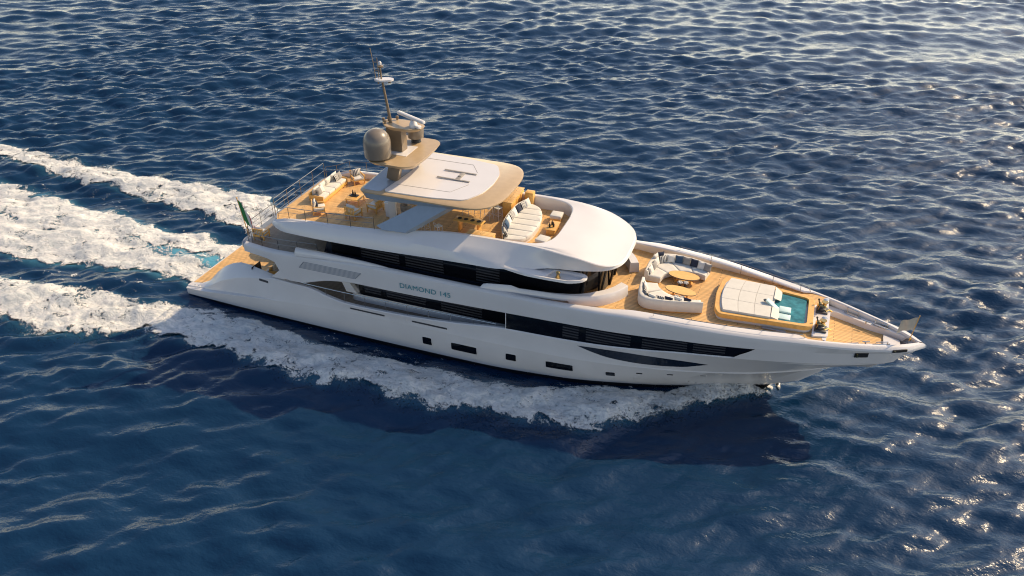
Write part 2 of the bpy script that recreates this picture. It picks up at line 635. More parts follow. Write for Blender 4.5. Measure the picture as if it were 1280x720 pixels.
def water_mat():
    m = bpy.data.materials.new('sea_water')
    m.use_nodes = True
    nt = m.node_tree
    L = nt.links.new
    b = nt.nodes['Principled BSDF']
    b.inputs['Roughness'].default_value = 0.085
    b.inputs['IOR'].default_value = 1.42
    tc = nt.nodes.new('ShaderNodeTexCoord')
    at = nt.nodes.new('ShaderNodeAttribute')
    at.attribute_name = 'aeration'
    mx = nt.nodes.new('ShaderNodeMix')
    mx.data_type = 'RGBA'
    mx.inputs['A'].default_value = (0.005, 0.027, 0.070, 1)
    mx.inputs['B'].default_value = (0.10, 0.34, 0.46, 1)
    L(at.outputs['Fac'], mx.inputs['Factor'])
    L(mx.outputs['Result'], b.inputs['Base Color'])
    hs = None
    for sc, dist, st, stretch in ((1.6, 0.05, 1.0, (0.7, 1.3, 1)), (4.5, 0.022, 1.0, (0.75, 1.25, 1)), (8.0, 0.008, 1.0, (0.8, 1.2, 1))):
        mp = nt.nodes.new('ShaderNodeMapping')
        mp.inputs['Scale'].default_value = stretch
        mp.inputs['Rotation'].default_value = (0, 0, math.radians(-20 - 2 * sc))
        L(tc.outputs['Object'], mp.inputs['Vector'])
        n = nt.nodes.new('ShaderNodeTexNoise')
        n.inputs['Scale'].default_value = sc
        n.inputs['Detail'].default_value = 3
        n.inputs['Roughness'].default_value = 0.55
        L(mp.outputs[0], n.inputs['Vector'])
        bp = nt.nodes.new('ShaderNodeBump')
        bp.inputs['Strength'].default_value = st
        bp.inputs['Distance'].default_value = dist
        L(n.outputs['Fac'], bp.inputs['Height'])
        if hs is not None:
            L(hs.outputs['Normal'], bp.inputs['Normal'])
        hs = bp
    L(hs.outputs['Normal'], b.inputs['Normal'])
    return m


def foam_mat():
    m = bpy.data.materials.new('foam')
    m.use_nodes = True
    nt = m.node_tree
    L = nt.links.new
    b = nt.nodes['Principled BSDF']
    b.inputs['Base Color'].default_value = (0.70, 0.70, 0.70, 1)
    b.inputs['Roughness'].default_value = 0.75
    out = nt.nodes['Material Output']
    tc = nt.nodes.new('ShaderNodeTexCoord')
    at = nt.nodes.new('ShaderNodeAttribute')
    at.attribute_name = 'foam_density'

    def noise(scale, detail, rough, dist, stretch):
        mp = nt.nodes.new('ShaderNodeMapping')
        mp.inputs['Scale'].default_value = stretch
        L(tc.outputs['Object'], mp.inputs['Vector'])
        n = nt.nodes.new('ShaderNodeTexNoise')
        n.inputs['Scale'].default_value = scale
        n.inputs['Detail'].default_value = detail
        n.inputs['Roughness'].default_value = rough
        n.inputs['Distortion'].default_value = dist
        L(mp.outputs[0], n.inputs['Vector'])
        return n

    def math_(op, a, c):
        q = nt.nodes.new('ShaderNodeMath')
        q.operation = op
        for k, s in enumerate((a, c)):
            if isinstance(s, (int, float)):
                q.inputs[k].default_value = s
            else:
                L(s, q.inputs[k])
        return q.outputs[0]
    n1 = noise(1.3, 9, 0.66, 0.8, (0.75, 1, 1))
    n2 = noise(4.5, 6, 0.6, 1.6, (1, 1, 1))
    # cell walls give the lacy look of breaking foam
    mixv = math_('ADD', math_('MULTIPLY', n1.outputs['Fac'], 0.68), math_('MULTIPLY', n2.outputs['Fac'], 0.32))
    val = math_('ADD', math_('MULTIPLY', math_('SUBTRACT', mixv, 0.5), 2.3), math_('ADD', math_('MULTIPLY', math_('SUBTRACT', at.outputs['Fac'], 0.5), 0.62), 0.49))
    mr = nt.nodes.new('ShaderNodeMapRange')
    mr.interpolation_type = 'SMOOTHSTEP'
    mr.inputs['From Min'].default_value = 0.47
    mr.inputs['From Max'].default_value = 0.67
    L(val, mr.inputs['Value'])
    tr = nt.nodes.new('ShaderNodeBsdfTransparent')
    ms = nt.nodes.new('ShaderNodeMixShader')
    L(mr.outputs[0], ms.inputs['Fac'])
    L(tr.outputs[0], ms.inputs[1])
    L(b.outputs[0], ms.inputs[2])
    L(ms.outputs[0], out.inputs['Surface'])
    n3 = noise(2.2, 8, 0.7, 1.2, (0.5, 1, 1))
    cr_ = nt.nodes.new('ShaderNodeValToRGB')
    cr_.color_ramp.elements[0].position = 0.36
    cr_.color_ramp.elements[0].color = (0.46, 0.49, 0.50, 1)
    cr_.color_ramp.elements[1].position = 0.60
    cr_.color_ramp.elements[1].color = (0.76, 0.74, 0.70, 1)
    L(n3.outputs['Fac'], cr_.inputs['Fac'])
    L(cr_.outputs['Color'], b.inputs['Base Color'])
    bp = nt.nodes.new('ShaderNodeBump')
    bp.inputs['Strength'].default_value = 0.9
    bp.inputs['Distance'].default_value = 0.22
    L(mixv, bp.inputs['Height'])
    L(bp.outputs['Normal'], b.inputs['Normal'])
    return m


def build_foam():
    s = 0.11
    X = np.arange(-58, 38, s)
    Y = np.arange(-14, 14, s)
    gx, gy = np.meshgrid(X, Y, indexing='ij')
    x, y = gx.ravel(), gy.ravel()
    dens, aer = foam_fields(x, y)
    h = sea_height(x, y, 0.15 + 0 * x)
    lump = fbm(x / 0.8, y / 0.8, 201, 4, 0.6)
    fresh = sstep(-25, 10, x)
    h = h + 0.035 + dens * (0.05 + (0.18 + 0.28 * fresh) * np.clip(lump - 0.35, 0, 1))
    inside = (np.abs(y) < f_wl(x) - 0.03) & (x > 0.3) & (x < 37.2)
    ok = (dens > 0.10) & ~inside
    okg = ok.reshape(gx.shape)
    idx = np.arange(x.size).reshape(gx.shape)
    q = np.stack([idx[:-1, :-1], idx[1:, :-1], idx[1:, 1:], idx[:-1, 1:]], -1)
    keep = okg[:-1, :-1] & okg[1:, :-1] & okg[1:, 1:] & okg[:-1, 1:]
    q = q[keep]
    used = np.unique(q)
    remap = -np.ones(x.size, np.int64)
    remap[used] = np.arange(len(used))
    co = np.stack([x, y, h], -1)[used].astype(np.float32)
    dn = dens[used].astype(np.float32)
    fq = remap[q]
    # drops of spray thrown up along the bow wave and the crests: small flat-sided beads
    rs = np.random.RandomState(77)
    px = np.concatenate([rs.uniform(14, 37.2, 5000), rs.uniform(-30, 14, 3000), rs.uniform(31, 37.3, 2500)])
    k_ = rs.beta(1.6, 2.2, px.size)
    py = f_in(px) + (f_out(px) + 0.35 - f_in(px)) * k_
    edge = rs.rand(px.size) < 0.55
    py = np.where(edge, f_out(px) + rs.normal(-0.5, 0.45, px.size), py) * np.where(rs.rand(px.size) < 0.5, 1, -1)
    ok2 = np.abs(py) > f_wl(px) + 0.1
    px, py = px[ok2], py[ok2]
    pz = sea_height(px, py) + 0.10 + rs.exponential(0.13, px.size) * (0.5 + 0.9 * (px > 14))
    sz = rs.uniform(0.014, 0.036, px.size)
    octa = np.array([[1, 0, 0], [0, 1, 0], [-1, 0, 0], [0, -1, 0], [0, 0, 1], [0, 0, -1]], float)
    bead = (np.stack([px, py, pz], -1)[:, None, :] + octa[None] * sz[:, None, None]).reshape(-1, 3)
    base = len(co) + 6 * np.arange(px.size)[:, None, None]
    ring = np.array([[4, 0, 5, 1], [4, 1, 5, 2], [4, 2, 5, 3], [4, 3, 5, 0]])
    fq = np.concatenate([fq, (base + ring[None]).reshape(-1, 4)])
    co = np.concatenate([co, bead.astype(np.float32)])
    dn = np.concatenate([dn, np.full(len(bead), 1.6, np.float32)])
    q = fq
    me = mesh_np('wake_foam', co, fq)
    at = me.attributes.new('foam_density', 'FLOAT', 'POINT')
    at.data.foreach_set('value', dn)
    me.polygons.foreach_set('use_smooth', np.ones(len(q), bool))
    me.materials.append(foam_mat())
    o = bpy.data.objects.new('wake_foam', me)
    COL.objects.link(o)
    o['kind'] = 'stuff'
    o['label'] = 'white foam of the wake and bow wave around the yacht'
    o['category'] = 'foam'
    return o


build_water()
build_foam()

# ================================================================== YACHT
yacht = thing('motor_yacht', 'long white motor yacht under way with dark window bands and teak decks', 'yacht', (22, 0, 0))
yacht['world_built'] = 1


def part(name, mb, material, parent=None, ang=35, label=None):
    o = build(name, mb, material, parent or yacht, ang)
    if label:
        o['label'] = label
    return o


stem_x = curve([-1.3, 0, 1.0, 1.87, 2.65, 3.5, 4.4, 4.95, 5.25], [35.4, 37.0, 37.9, 38.9, 40.35, 41.95, 43.55, 44.15, 44.27])
WLy = f_wl
BTz = curve([0, 15, 30, 37.3], [0.14, 0.30, 0.42, 0.52])
BTy = curve([0, 5, 15, 21, 26, 30, 33, 35, 36.5, 37.4], [3.57, 3.74, 3.88, 3.84, 3.43, 2.58, 1.68, 0.92, 0.38, 0.0])
CRz = curve([0, 1.2, 3, 6, 9, 14.7, 26, 34, 40.3], [0.60, 0.68, 0.92, 1.35, 1.72, 2.10, 2.28, 2.45, 2.65])
CRy = curve([0, 3, 10, 20, 26, 31, 35.5, 38.9, 40.35], [3.60, 3.74, 3.96, 4.03, 3.93, 3.34, 2.25, 0.85, 0.0])
HTz = curve([0, 1.0, 1.5, 2.4, 3.3, 4.4, 6, 8.4, 10, 11.6, 12.8, 16.4, 19.5, 23, 26.2, 30.6, 32.7, 35, 40, 43.4],
            [0.74, 0.78, 1.1, 2.05, 2.65, 3.02, 3.14, 3.14, 3.16, 2.82, 2.66, 2.76, 3.02, 3.45, 3.58, 3.90, 4.10, 4.17, 4.22, 4.30])
HTy = curve([0, 1.4, 4, 6, 10, 14, 23, 28, 31, 33.5, 36, 39, 41.5, 43, 43.45],
            [3.42, 3.40, 3.50, 3.66, 4.00, 4.09, 4.10, 4.06, 3.86, 3.54, 3.05, 2.28, 1.38, 0.58, 0.0])
HTw = curve([0, 1.4, 4, 6, 9, 23, 40], [0.32, 0.60, 0.85, 0.55, 0.28, 0.22, 0.1])
PBz = curve([6.0, 8.32, 8.36, 8.46, 9.0, 9.8, 10.8, 11.7, 13.6, 16.5, 20.9, 23, 26.2, 30.5, 32.6, 36.3, 40, 43.9],
            [4.80, 4.34, 4.0, 3.46, 3.42, 3.48, 3.80, 4.05, 4.28, 4.32, 4.45, 4.53, 4.64, 4.78, 4.88, 4.90, 4.86, 4.80])
PBy = curve([6.0, 10, 23, 28, 31, 33.5, 36, 38.5, 41, 43, 44.0], [3.92, 4.08, 4.13, 4.10, 3.93, 3.66, 3.22, 2.56, 1.70, 0.80, 0.0])
SHz = curve([6.0, 7.4, 9.7, 12, 15.7, 21.4, 24, 28.7, 30, 33.4, 36, 38, 40, 42, 44.25],
            [5.34, 5.26, 5.40, 5.58, 5.74, 5.76, 5.76, 5.92, 6.0, 5.90, 5.74, 5.64, 5.50, 5.35, 5.20])
SHy = curve([6.0, 10, 24, 28, 29.5, 31, 33.4, 35.5, 38, 40, 42, 43.3, 44.27],
            [3.86, 4.06, 4.12, 4.12, 4.08, 3.97, 3.72, 3.33, 2.72, 2.16, 1.42, 0.86, 0.0])
CAPw = curve([6, 20, 26, 28.5, 30, 38.0, 38.7, 42, 43.4, 44.2], [0.30, 0.30, 0.34, 0.45, 0.62, 0.62, 0.30, 0.30, 0.44, 0.3])


def xs_to(xa, xe, n=90, pw=0.8):
    """x samples from xa to the stem, denser at the bow."""
    t = np.linspace(0, 1, n)
    return xa + (xe - xa) * (1 - (1 - t) ** (1 / pw)) if False else xa + (xe - xa) * np.sin(t * math.pi / 2) ** 0.95


wdrop = curve([0, 1.1, 2.0, 3.6, 5.5, 8.0, 45], [0.0, 0.05, 0.50, 0.72, 0.45, 0.0, 0.0])
ledge = curve([0, 2.5, 5.5, 9.0, 45], [1.0, 1.0, 0.75, 0.0, 0.0])
HULL_ROWS = [
    (BTy, BTz),
    (lambda x: 0.45 * BTy(x) + 0.55 * CRy(x) + 0.06 * math.sin(min(x, 36) / 36 * math.pi), lambda x: 0.5 * (BTz(x) + CRz(x))),
    (lambda x: CRy(x) - 0.02, lambda x: CRz(x) - 0.05),
    (lambda x: CRy(x) + 0.035, lambda x: CRz(x) - 0.015),
    (lambda x: CRy(x) + 0.03, lambda x: CRz(x) + 0.03),
    (lambda x: CRy(x) + 0.025 + ledge(x) * (HTy(x) + 0.05 - CRy(x)), lambda x: CRz(x) + 0.06),
    (lambda x: (CRy(x) * 0.55 + HTy(x) * 0.45) * (1 - ledge(x)) + ledge(x) * (HTy(x) + 0.02), lambda x: CRz(x) * 0.5 + (HTz(x) - wdrop(x)) * 0.5),
    (lambda x: HTy(x), lambda x: HTz(x) - 0.07 * min(1, HTz(x) - 0.6))]
TOP_ROWS = [
    (PBy, lambda x: PBz(x) + 0.04),
    (lambda x: 0.5 * (PBy(x) + SHy(x)) + 0.02, lambda x: 0.5 * (PBz(x) + SHz(x))),
    (lambda x: SHy(x) + 0.04, lambda x: SHz(x) - 0.24),
    (lambda x: SHy(x) + 0.02, lambda x: SHz(x) - 0.13)]


def hull_y(x, z):
    """half breadth of the hull side at (x, z)"""
    rows = HULL_ROWS if z < HTz(x) - 0.02 else TOP_ROWS
    zz = [float(fz(x)) for fy, fz in rows]
    yy = [float(fy(x)) for fy, fz in rows]
    return float(np.interp(z, zz, yy))


def side_rows(specs, xa, n=110):
    """starboard rows (y negative) for (yfun, zfun, x end)"""
    out = []
    for fy, fz, xe in specs:
        X = xs_to(xa, xe, n)
        out.append([(float(x), -float(fy(x)), float(fz(x))) for x in X])
    return out


# ---- hull
c0 = lambda v: (lambda x: v)
hr = side_rows([
    (c0(0.0), c0(-1.25), 35.4),
    (lambda x: f_wl(x) * 0.93, c0(-0.35), 36.7),
    (BTy, BTz, 37.4)], 0.0)
hb = MB().rows(hr).mirror()
hb.fan([hr[0][0], hr[1][0], hr[2][0], (0, -hr[2][0][1], hr[2][0][2]), (0, -hr[1][0][1], hr[1][0][2])])
part('hull_bottom', hb, ANTIFOUL)

plat_z = 0.74
in_y = lambda x: max(HTy(x) - HTw(x), 0.0)
fl_z = lambda x: plat_z - 0.05 if x < 5.4 else (zm(x) - 0.1 if x < 23.6 else HTz(x) - 0.25)
lowc = lambda k: (lambda x: CRy(x) + (HTy(x) - CRy(x)) * k, lambda x: CRz(x) + (HTz(x) - CRz(x)) * k)
hr = side_rows([
    (BTy, BTz, 37.4),
    (lambda x: 0.45 * BTy(x) + 0.55 * CRy(x) + 0.06 * math.sin(min(x, 36) / 36 * math.pi), lambda x: 0.5 * (BTz(x) + CRz(x)), 38.75),
    (lambda x: CRy(x) - 0.02, lambda x: CRz(x) - 0.05, 40.2),
    (lambda x: CRy(x) + 0.035, lambda x: CRz(x) - 0.015, 40.3),
    (lambda x: CRy(x) + 0.03, lambda x: CRz(x) + 0.03, 40.4),
    (lambda x: CRy(x) + 0.025 + ledge(x) * (HTy(x) + 0.05 - CRy(x)), lambda x: CRz(x) + 0.06, 40.45),
    (lambda x: (CRy(x) * 0.55 + HTy(x) * 0.45) * (1 - ledge(x)) + ledge(x) * (HTy(x) + 0.02), lambda x: CRz(x) * 0.5 + (HTz(x) - wdrop(x)) * 0.5, 42.0),
    (lambda x: HTy(x), lambda x: HTz(x) - 0.05 * min(1, HTz(x) - 0.6) - wdrop(x), 43.4),
    (lambda x: max(HTy(x) - 0.04, 0), lambda x: HTz(x) - wdrop(x), 43.45),
    (lambda x: max(0.35 * HTy(x) + 0.65 * in_y(x), 0), lambda x: HTz(x) - 0.22 * wdrop(x), 43.35),
    (lambda x: max(in_y(x) + 0.04, 0), lambda x: HTz(x) - 0.0, 43.3),
    (in_y, lambda x: HTz(x) - 0.06 * min(1, HTz(x) - 0.6), 43.2),
    (lambda x: max(in_y(x) - 0.03, 0), fl_z, 43.0)], 0.0)
h = MB().rows(hr).mirror()
st = [rw[0] for rw in hr]
h.fan([p for p in st] + [(p[0], -p[1], p[2]) for p in st[::-1]])
hull = part('hull', h, WHITE, ang=26)

# swim platform
pp = [(float(x), -(in_y(x) + 0.05)) for x in np.linspace(0.10, 5.55, 20)]
pp = pp + [(x, -y) for x, y in pp[::-1]]
sp = part('swim_platform', MB().prism([(x - 0.02 if x < 0.2 else x, y) for x, y in pp], 0.30, plat_z - 0.004), WHITE)
tk = [(float(x), -(in_y(x) - 0.06)) for x in np.linspace(0.16, 5.35, 20)]
tk = tk + [(x, -y) for x, y in tk[::-1]]
part('teak_panel', MB().prism(tk, plat_z - 0.003, plat_z + 0.012), TEAK, sp)
for dx in (0.22, 0.5):
    cl = MB()
    cl.tube([(0.3 + dx, -3.42, 0.80), (0.38 + dx, -3.42, 0.87), (0.5 + dx, -3.42, 0.87), (0.56 + dx, -3.42, 0.80)], 0.02)
    part('mooring_cleat', cl, STEEL, sp)
# transom wall with door and stairs
tw = MB().box((5.55, 0, 1.45), (0.18, 6.5, 1.5), bev=0.04)
tr = part('transom', tw, WHITE)
part('door', MB().box((5.45, 0.0, 1.42), (0.03, 3.2, 1.1), bev=0.01), GREY, tr)
for sy in (-1, 1):
    stp = MB()
    for k in range(5):
        stp.box((5.3 - 0.28 * k, sy * 2.75, 0.74 + (1.45 - 0.29 * k) / 2), (0.30, 0.85, 1.45 - 0.29 * k), bev=0.015)
    part('stairs', stp, WHITE, tr)
for sy in (-1, 1):
    part('gate', MB().box((5.45, sy * 2.8, 2.75), (0.03, 0.9, 0.8), bev=0.01), BLUEGLASS)

# main deck
md = [(5.5, -3.55), (10, -3.8), (23.5, -3.9)]
md = md + [(x, -y) for x, y in md[::-1]]
part('main_deck', MB().prism(md, lambda x, y: zm(x) - 0.2, lambda x, y: zm(x)), TEAK_SHADED)

# ---- topsides: the tall white band from the after fashion plate to the stem
X0 = 5.8
ted = lambda x: zu(x) - 0.02 if x < 38.9 else 5.16 - 0.02 * (x - 38.9)
cap_in = lambda x: max(SHy(x) - CAPw(x), 0.0)
inb = lambda x: max(cap_in(x) + (0.16 if x > 26 else 0.04) * min(1, max(0.0, (40 - x) / 1.2)), 0.0)
tr_rows = side_rows([
    (lambda x: max(PBy(x) - 0.30, 0), lambda x: PBz(x) + 0.03, 43.6),
    (lambda x: max(PBy(x) - 0.03, 0), lambda x: PBz(x), 43.95),
    (PBy, lambda x: PBz(x) + 0.04, 44.0),
    (lambda x: 0.5 * (PBy(x) + SHy(x)) + 0.02, lambda x: 0.5 * (PBz(x) + SHz(x)), 44.15),
    (lambda x: SHy(x) + 0.04, lambda x: SHz(x) - 0.24, 44.30),
    (lambda x: SHy(x) + 0.02, lambda x: SHz(x) - 0.13, 44.30),
    (lambda x: max(SHy(x) - 0.05, 0), lambda x: SHz(x) - 0.045, 44.24),
    (lambda x: max(SHy(x) - 0.14, 0), lambda x: SHz(x), 44.1),
    (lambda x: max(cap_in(x) + 0.05, 0), lambda x: SHz(x) - 0.0, 43.95),
    (cap_in, lambda x: SHz(x) - 0.05, 43.9),
    (inb, ted, 43.8)], X0, 130)
ts = MB().rows(tr_rows)
ts.fan([rw[0] for rw in tr_rows])
ts.mirror()
topsides = part('topsides', ts, WHITE, ang=27)
for sgn in (-1, 1):
    A_ = [(7.55, sgn * 4.00, 3.40), (8.5, sgn * 4.045, 3.42), (8.5, sgn * 4.045, 4.25)]
    B_ = [(x, y - sgn * 0.22, z) for x, y, z in A_]
    part('fashion_plate', MB().add(A_ + B_, [(0, 1, 2), (3, 5, 4), (0, 2, 5, 3), (0, 3, 4, 1), (1, 4, 5, 2)]), WHITE, topsides)

# hull strip between hull top and topsides forward of the window band, with the slanted end of the band
fr = []
for k in range(4):
    t = k / 3
    row = []
    xa = 35.15 + 1.1 * t
    xe = 43.45 + (44.0 - 43.45) * t
    for x in xs_to(xa, xe, 40):
        row.append((float(x), -float(HTy(x) * (1 - t) + PBy(x) * t), float(HTz(x) * (1 - t) + PBz(x) * t)))
    fr.append(row)
fr[0] = [(x, y, z - 0.06) for x, y, z in fr[0]]
fr[3] = [(x, y, z + 0.05) for x, y, z in fr[3]]
part('bow_flank', MB().rows(fr).mirror(), WHITE)

# window band of the main deck, recessed between hull and topsides
wr = []
for k in range(3):
    t = k / 2
    row = []
    for x in np.linspace(22.98, 35.3 + 1.1 * t, 60):
        row.append((float(x), -float(HTy(x) * (1 - t) + PBy(x) * t) + 0.06, float((HTz(x) - 0.05) * (1 - t) + (PBz(x) + 0.05) * t)))
    wr.append(row)
for sgn in (1, -1):
    wb = MB().rows([[(x, y * sgn, z) for x, y, z in rw] for rw in wr])
    wo_ = part('window_band', wb, GLASS)
    for xa, xb in ((26.3, 27.2), (27.6, 30.0), (30.6, 32.9), (33.2, 34.8)):
        q = []
        for k in range(3):
            t = (0.12, 0.5, 0.9)[k]
            q.append([(float(x), sgn * (-float(HTy(x) * (1 - t) + PBy(x) * t) + 0.052), float(HTz(x) * (1 - t) + PBz(x) * t)) for x in np.linspace(xa, xb, 14)])
        part('blind', MB().rows(q), BLIND, wo_)
    for xm in (23.02,):
        part('mullion', MB().box((xm, sgn * -4.075, 4.0), (0.035, 0.05, 1.05)), WHITE, wo_)


def hull_patch(x0, x1, z0, z1, off, slope=0.0, rad=0.08, sgn=-1, nn=6):
    """closed little shell lying on the hull side, off metres proud"""
    poly = rpoly([(x0, z0), (x1, z0 + slope), (x1, z1 + slope), (x0, z1)], rad, 3)
    cx = (x0 + x1) / 2
    outer = [(x, sgn * (hull_y(x, z) + off), z) for x, z in poly]
    inner = [(x, sgn * (hull_y(x, z) - 0.05), z) for x, z in poly]
    m = MB().rows([inner + [inner[0]], outer + [outer[0]]])
    zc = (z0 + z1 + slope) / 2
    # cap as a small grid so that it follows the curve of the side
    n, mm = 8, 5
    grid = []
    for k in range(mm + 1):
        row = []
        for i in range(n + 1):
            x = x0 + (x1 - x0) * i / n
            e = rad * 0.29 if i in (0, n) else 0
            za, zb = z0 + slope * i / n + e, z1 + slope * i / n - e
            z = za + (zb - za) * k / mm
            row.append((x, sgn * (hull_y(x, z) + off), z))
        grid.append(row)
    m.rows(grid)
    return m


PORTS = [(17.71, 18.29, 0.96, 1.49, 0.01), (19.57, 21.17, 1.03, 1.55, 0.02), (22.96, 23.57, 1.16, 1.64, 0.01), (25.33, 26.88, 1.16, 1.66, 0.03)]
PORTS2 = [(28.70, 29.20, 1.16, 1.52, 0.02), (30.35, 30.69, 1.65, 1.77, 0.02), (31.98, 32.32, 1.82, 1.93, 0.02), (33.7, 34.02, 1.94, 2.01, 0.02)]
for sgn in (-1, 1):
    for (xa, xb, za, zb, sl) in PORTS + PORTS2:
        po = part('porthole', hull_patch(xa - 0.05, xb + 0.05, za - 0.05, zb + 0.05, 0.014, sl, 0.10, sgn), WHITE, hull)
        part('pane', hull_patch(xa, xb, za, zb, 0.020, sl, 0.08, sgn), GLASS, po)
    # long bulwark slots, recess shade painted as proud dark patches, and the crescent window of the bow
    for (xa, xb, za, zb, sl) in ((12.95, 15.3, 2.33, 2.44, 0.02), (17.12, 19.38, 2.42, 2.53, 0.02)):
        part('slot', hull_patch(xa, xb, za, zb, 0.016, sl, 0.05, sgn), DGREY, hull)
    part('shell_door', hull_patch(15.75, 16.75, 2.14, 2.64, 0.008, 0.0, 0.06, sgn), WHITE, hull)
    part('name_plate', hull_patch(6.28, 6.98, 2.66, 2.80, 0.02, 0.0, 0.03, sgn), DGREY, hull)
    cr = []
    cxs = np.linspace(27.15, 34.05, 30)
    up = curve([27.15, 28, 29.3, 31, 32.6, 34.05], [3.36, 3.43, 3.47, 3.43, 3.35, 3.19])
    lo = curve([27.15, 28, 28.9, 30.6, 32.6, 34.05], [3.36, 3.06, 2.83, 2.68, 2.78, 3.18])
    a_ = [(float(x), sgn * (hull_y(x, lo(x)) + 0.015), float(lo(x))) for x in cxs]
    m_ = [(float(x), sgn * (hull_y(x, (lo(x) + up(x)) / 2) + 0.018), float((lo(x) + up(x)) / 2)) for x in cxs]
    b_ = [(float(x), sgn * (hull_y(x, up(x)) + 0.015), float(up(x))) for x in cxs]
    part('bow_window', MB().rows([a_, m_, b_]), BLUEGLASS, hull)
    for (xa, xb, za, zb) in ((40.95, 41.6, 4.68, 4.95), (42.66, 43.36, 4.98, 5.20)):
        q = hull_patch(xa, xb, za, zb, 0.035, 0.0, 0.03, sgn)
        fl = part('fairlead', q, BLACK, topsides)
        part('roller', MB().tube([(xa + 0.12, sgn * (hull_y(xa, za) + 0.0), za + 0.03), (xa + 0.12, sgn * (hull_y(xa, zb) + 0.0), zb - 0.03)], 0.045), BRASS, fl)

# yacht name on the topsides, both sides
for sgn in (-1, 1):
    tcu = bpy.data.curves.new('name_letters', 'FONT')
    tcu.body = 'DIAMOND 145'
    tcu.size = 0.62
    tcu.space_character = 1.08
    tcu.offset = 0.0
    tcu.align_x = 'CENTER'
    tmp = bpy.data.objects.new('tmp_text', tcu)
    COL.objects.link(tmp)
    bpy.context.view_layer.update()
    me = bpy.data.meshes.new_from_object(tmp.evaluated_get(bpy.context.evaluated_depsgraph_get()))
    bpy.data.objects.remove(tmp)
    me.name = 'lettering'
    wx = max(abs(q.co.x) for q in me.vertices)
    k = 1.58 / wx
    for q in me.vertices:
        x = 18.16 + q.co.x * k * (1 if sgn < 0 else -1)
        z = 4.77 + q.co.y * k * 1.0 + 0.012 * (x - 18.16)
        q.co = Vector((x, sgn * (hull_y(x, z) + 0.036), z))
    # one mesh per word: cut at the widest gap between letters
    xv = sorted(q.co.x for q in me.vertices)
    cut = max(zip(xv[:-1], xv[1:]), key=lambda p: p[1] - p[0])
    cut = (cut[0] + cut[1]) / 2
    for lower in (True, False):
        bm = bmesh.new()
        bm.from_mesh(me)
        bmesh.ops.delete(bm, geom=[q for q in bm.verts if (q.co.x < cut) != lower], context='VERTS')
        m2 = bpy.data.meshes.new('lettering')
        bm.to_mesh(m2)
        bm.free()
        m2.materials.append(TEALTXT)
        lo_ = bpy.data.objects.new('lettering', m2)
        COL.objects.link(lo_)
        lo_.parent = topsides
        lo_['label'] = 'teal word DIAMOND on the white side band' if lower == (sgn < 0) else 'teal number 145 on the white side band'
    # slanted ventilation grille
    gr = MB()
    for i in range(7):
        t = i / 6
        za = 4.60 + 0.46 * t
        x0, x1 = 9.78 + 0.38 * t, 13.62 + 0.44 * t
        gr.tube([(x_, sgn * (hull_y(x_, za + 0.014 * (x_ - x0)) + 0.012), za + 0.014 * (x_ - x0)) for x_ in np.linspace(x0, x1, 8)], 0.017, 4)
    for x0, x1 in ((9.78, 10.16), (13.62, 14.06)):
        dz = 0.014 * (x0 - 9.78)
        gr.tube([(x0, sgn * (hull_y(x0, 4.60 + dz) + 0.012), 4.60 + dz), (x1, sgn * (hull_y(x1, 5.06 + dz) + 0.012), 5.06 + dz)], 0.02, 4)
    part('vent_grille', gr, GREY, topsides)
    # smooth fairing on the bulwark above the grille
    fa = []
    for i in range(25):
        t = i / 24
        x = 9.6 + 6.3 * t
        w = 0.30 * (math.sin(math.pi * min(1, t * 0.5 + 0.5)) ** 0.7 if t > 0 else 1)
        hgt = 0.42 * (1 - t) ** 0.8 + 0.02
        ring = []
        for k_ in range(9):
            a = math.pi * k_ / 8
            ring.append((x, sgn * (SHy(x) - 0.22 + 0.26 * math.cos(a) * (1 - t) ** 0.5 + 0.0), SHz(x) - 0.03 + hgt * math.sin(a)))
        fa.append(ring)
    m = MB().rows(fa)
    m.fan(fa[0])
    part('bulwark_fairing', m, WHITE)

# ---- main deck house behind the side deck
dh = rpoly([(12.4, -3.05), (23.2, -3.15), (23.2, 3.15), (12.4, 3.05)], 0.5)
main_house = part('main_deckhouse', MB().prism(dh, lambda x, y: zm(x) - 0.05, lambda x, y: 2.78 + 0.02 * (x - 12)), WHITE)
dg = rpoly([(12.9, -3.03), (23.2, -3.12), (23.2, 3.12), (12.9, 3.03)], 0.45)
part('glazing', MB().prism(dg, lambda x, y: 2.72 + 0.02 * (x - 12), 4.95), GLASS, main_house)
for sgn in (-1, 1):
    for xa, xb in ((13.5, 14.6), (15.0, 17.6), (18.6, 21.2)):
        part('blind', MB().box(((xa + xb) / 2, sgn * (3.045 + 0.0087 * ((xa + xb) / 2 - 12.9)), 3.66), (xb - xa, 0.03, 1.2)), BLIND, main_house)
    fin = [(12.35, 3.0), (13.1, 3.0), (12.75, 3.5), (12.35, 4.2), (11.95, 4.7), (11.6, 4.7), (12.0, 3.9)]
    m = MB()
    n = len(fin)
    m.add([(x, sgn * 3.0, z) for x, z in fin] + [(x, sgn * 3.3, z) for x, z in fin],
          [tuple(range(n)), tuple(range(n, 2 * n))] + [(k, (k + 1) % n, n + (k + 1) % n, n + k) for k in range(n)])
    part('fin', m, WHITE, main_house)

# ---- upper deck slab and fore deck, teak on top
def inner_line(fy, xa, xb, n, off):
    p = [(float(x), -max(float(fy(x)) + off, 0.02)) for x in np.linspace(xa, xb, n)]
    return p + [(x, -y) for x, y in p[::-1]]


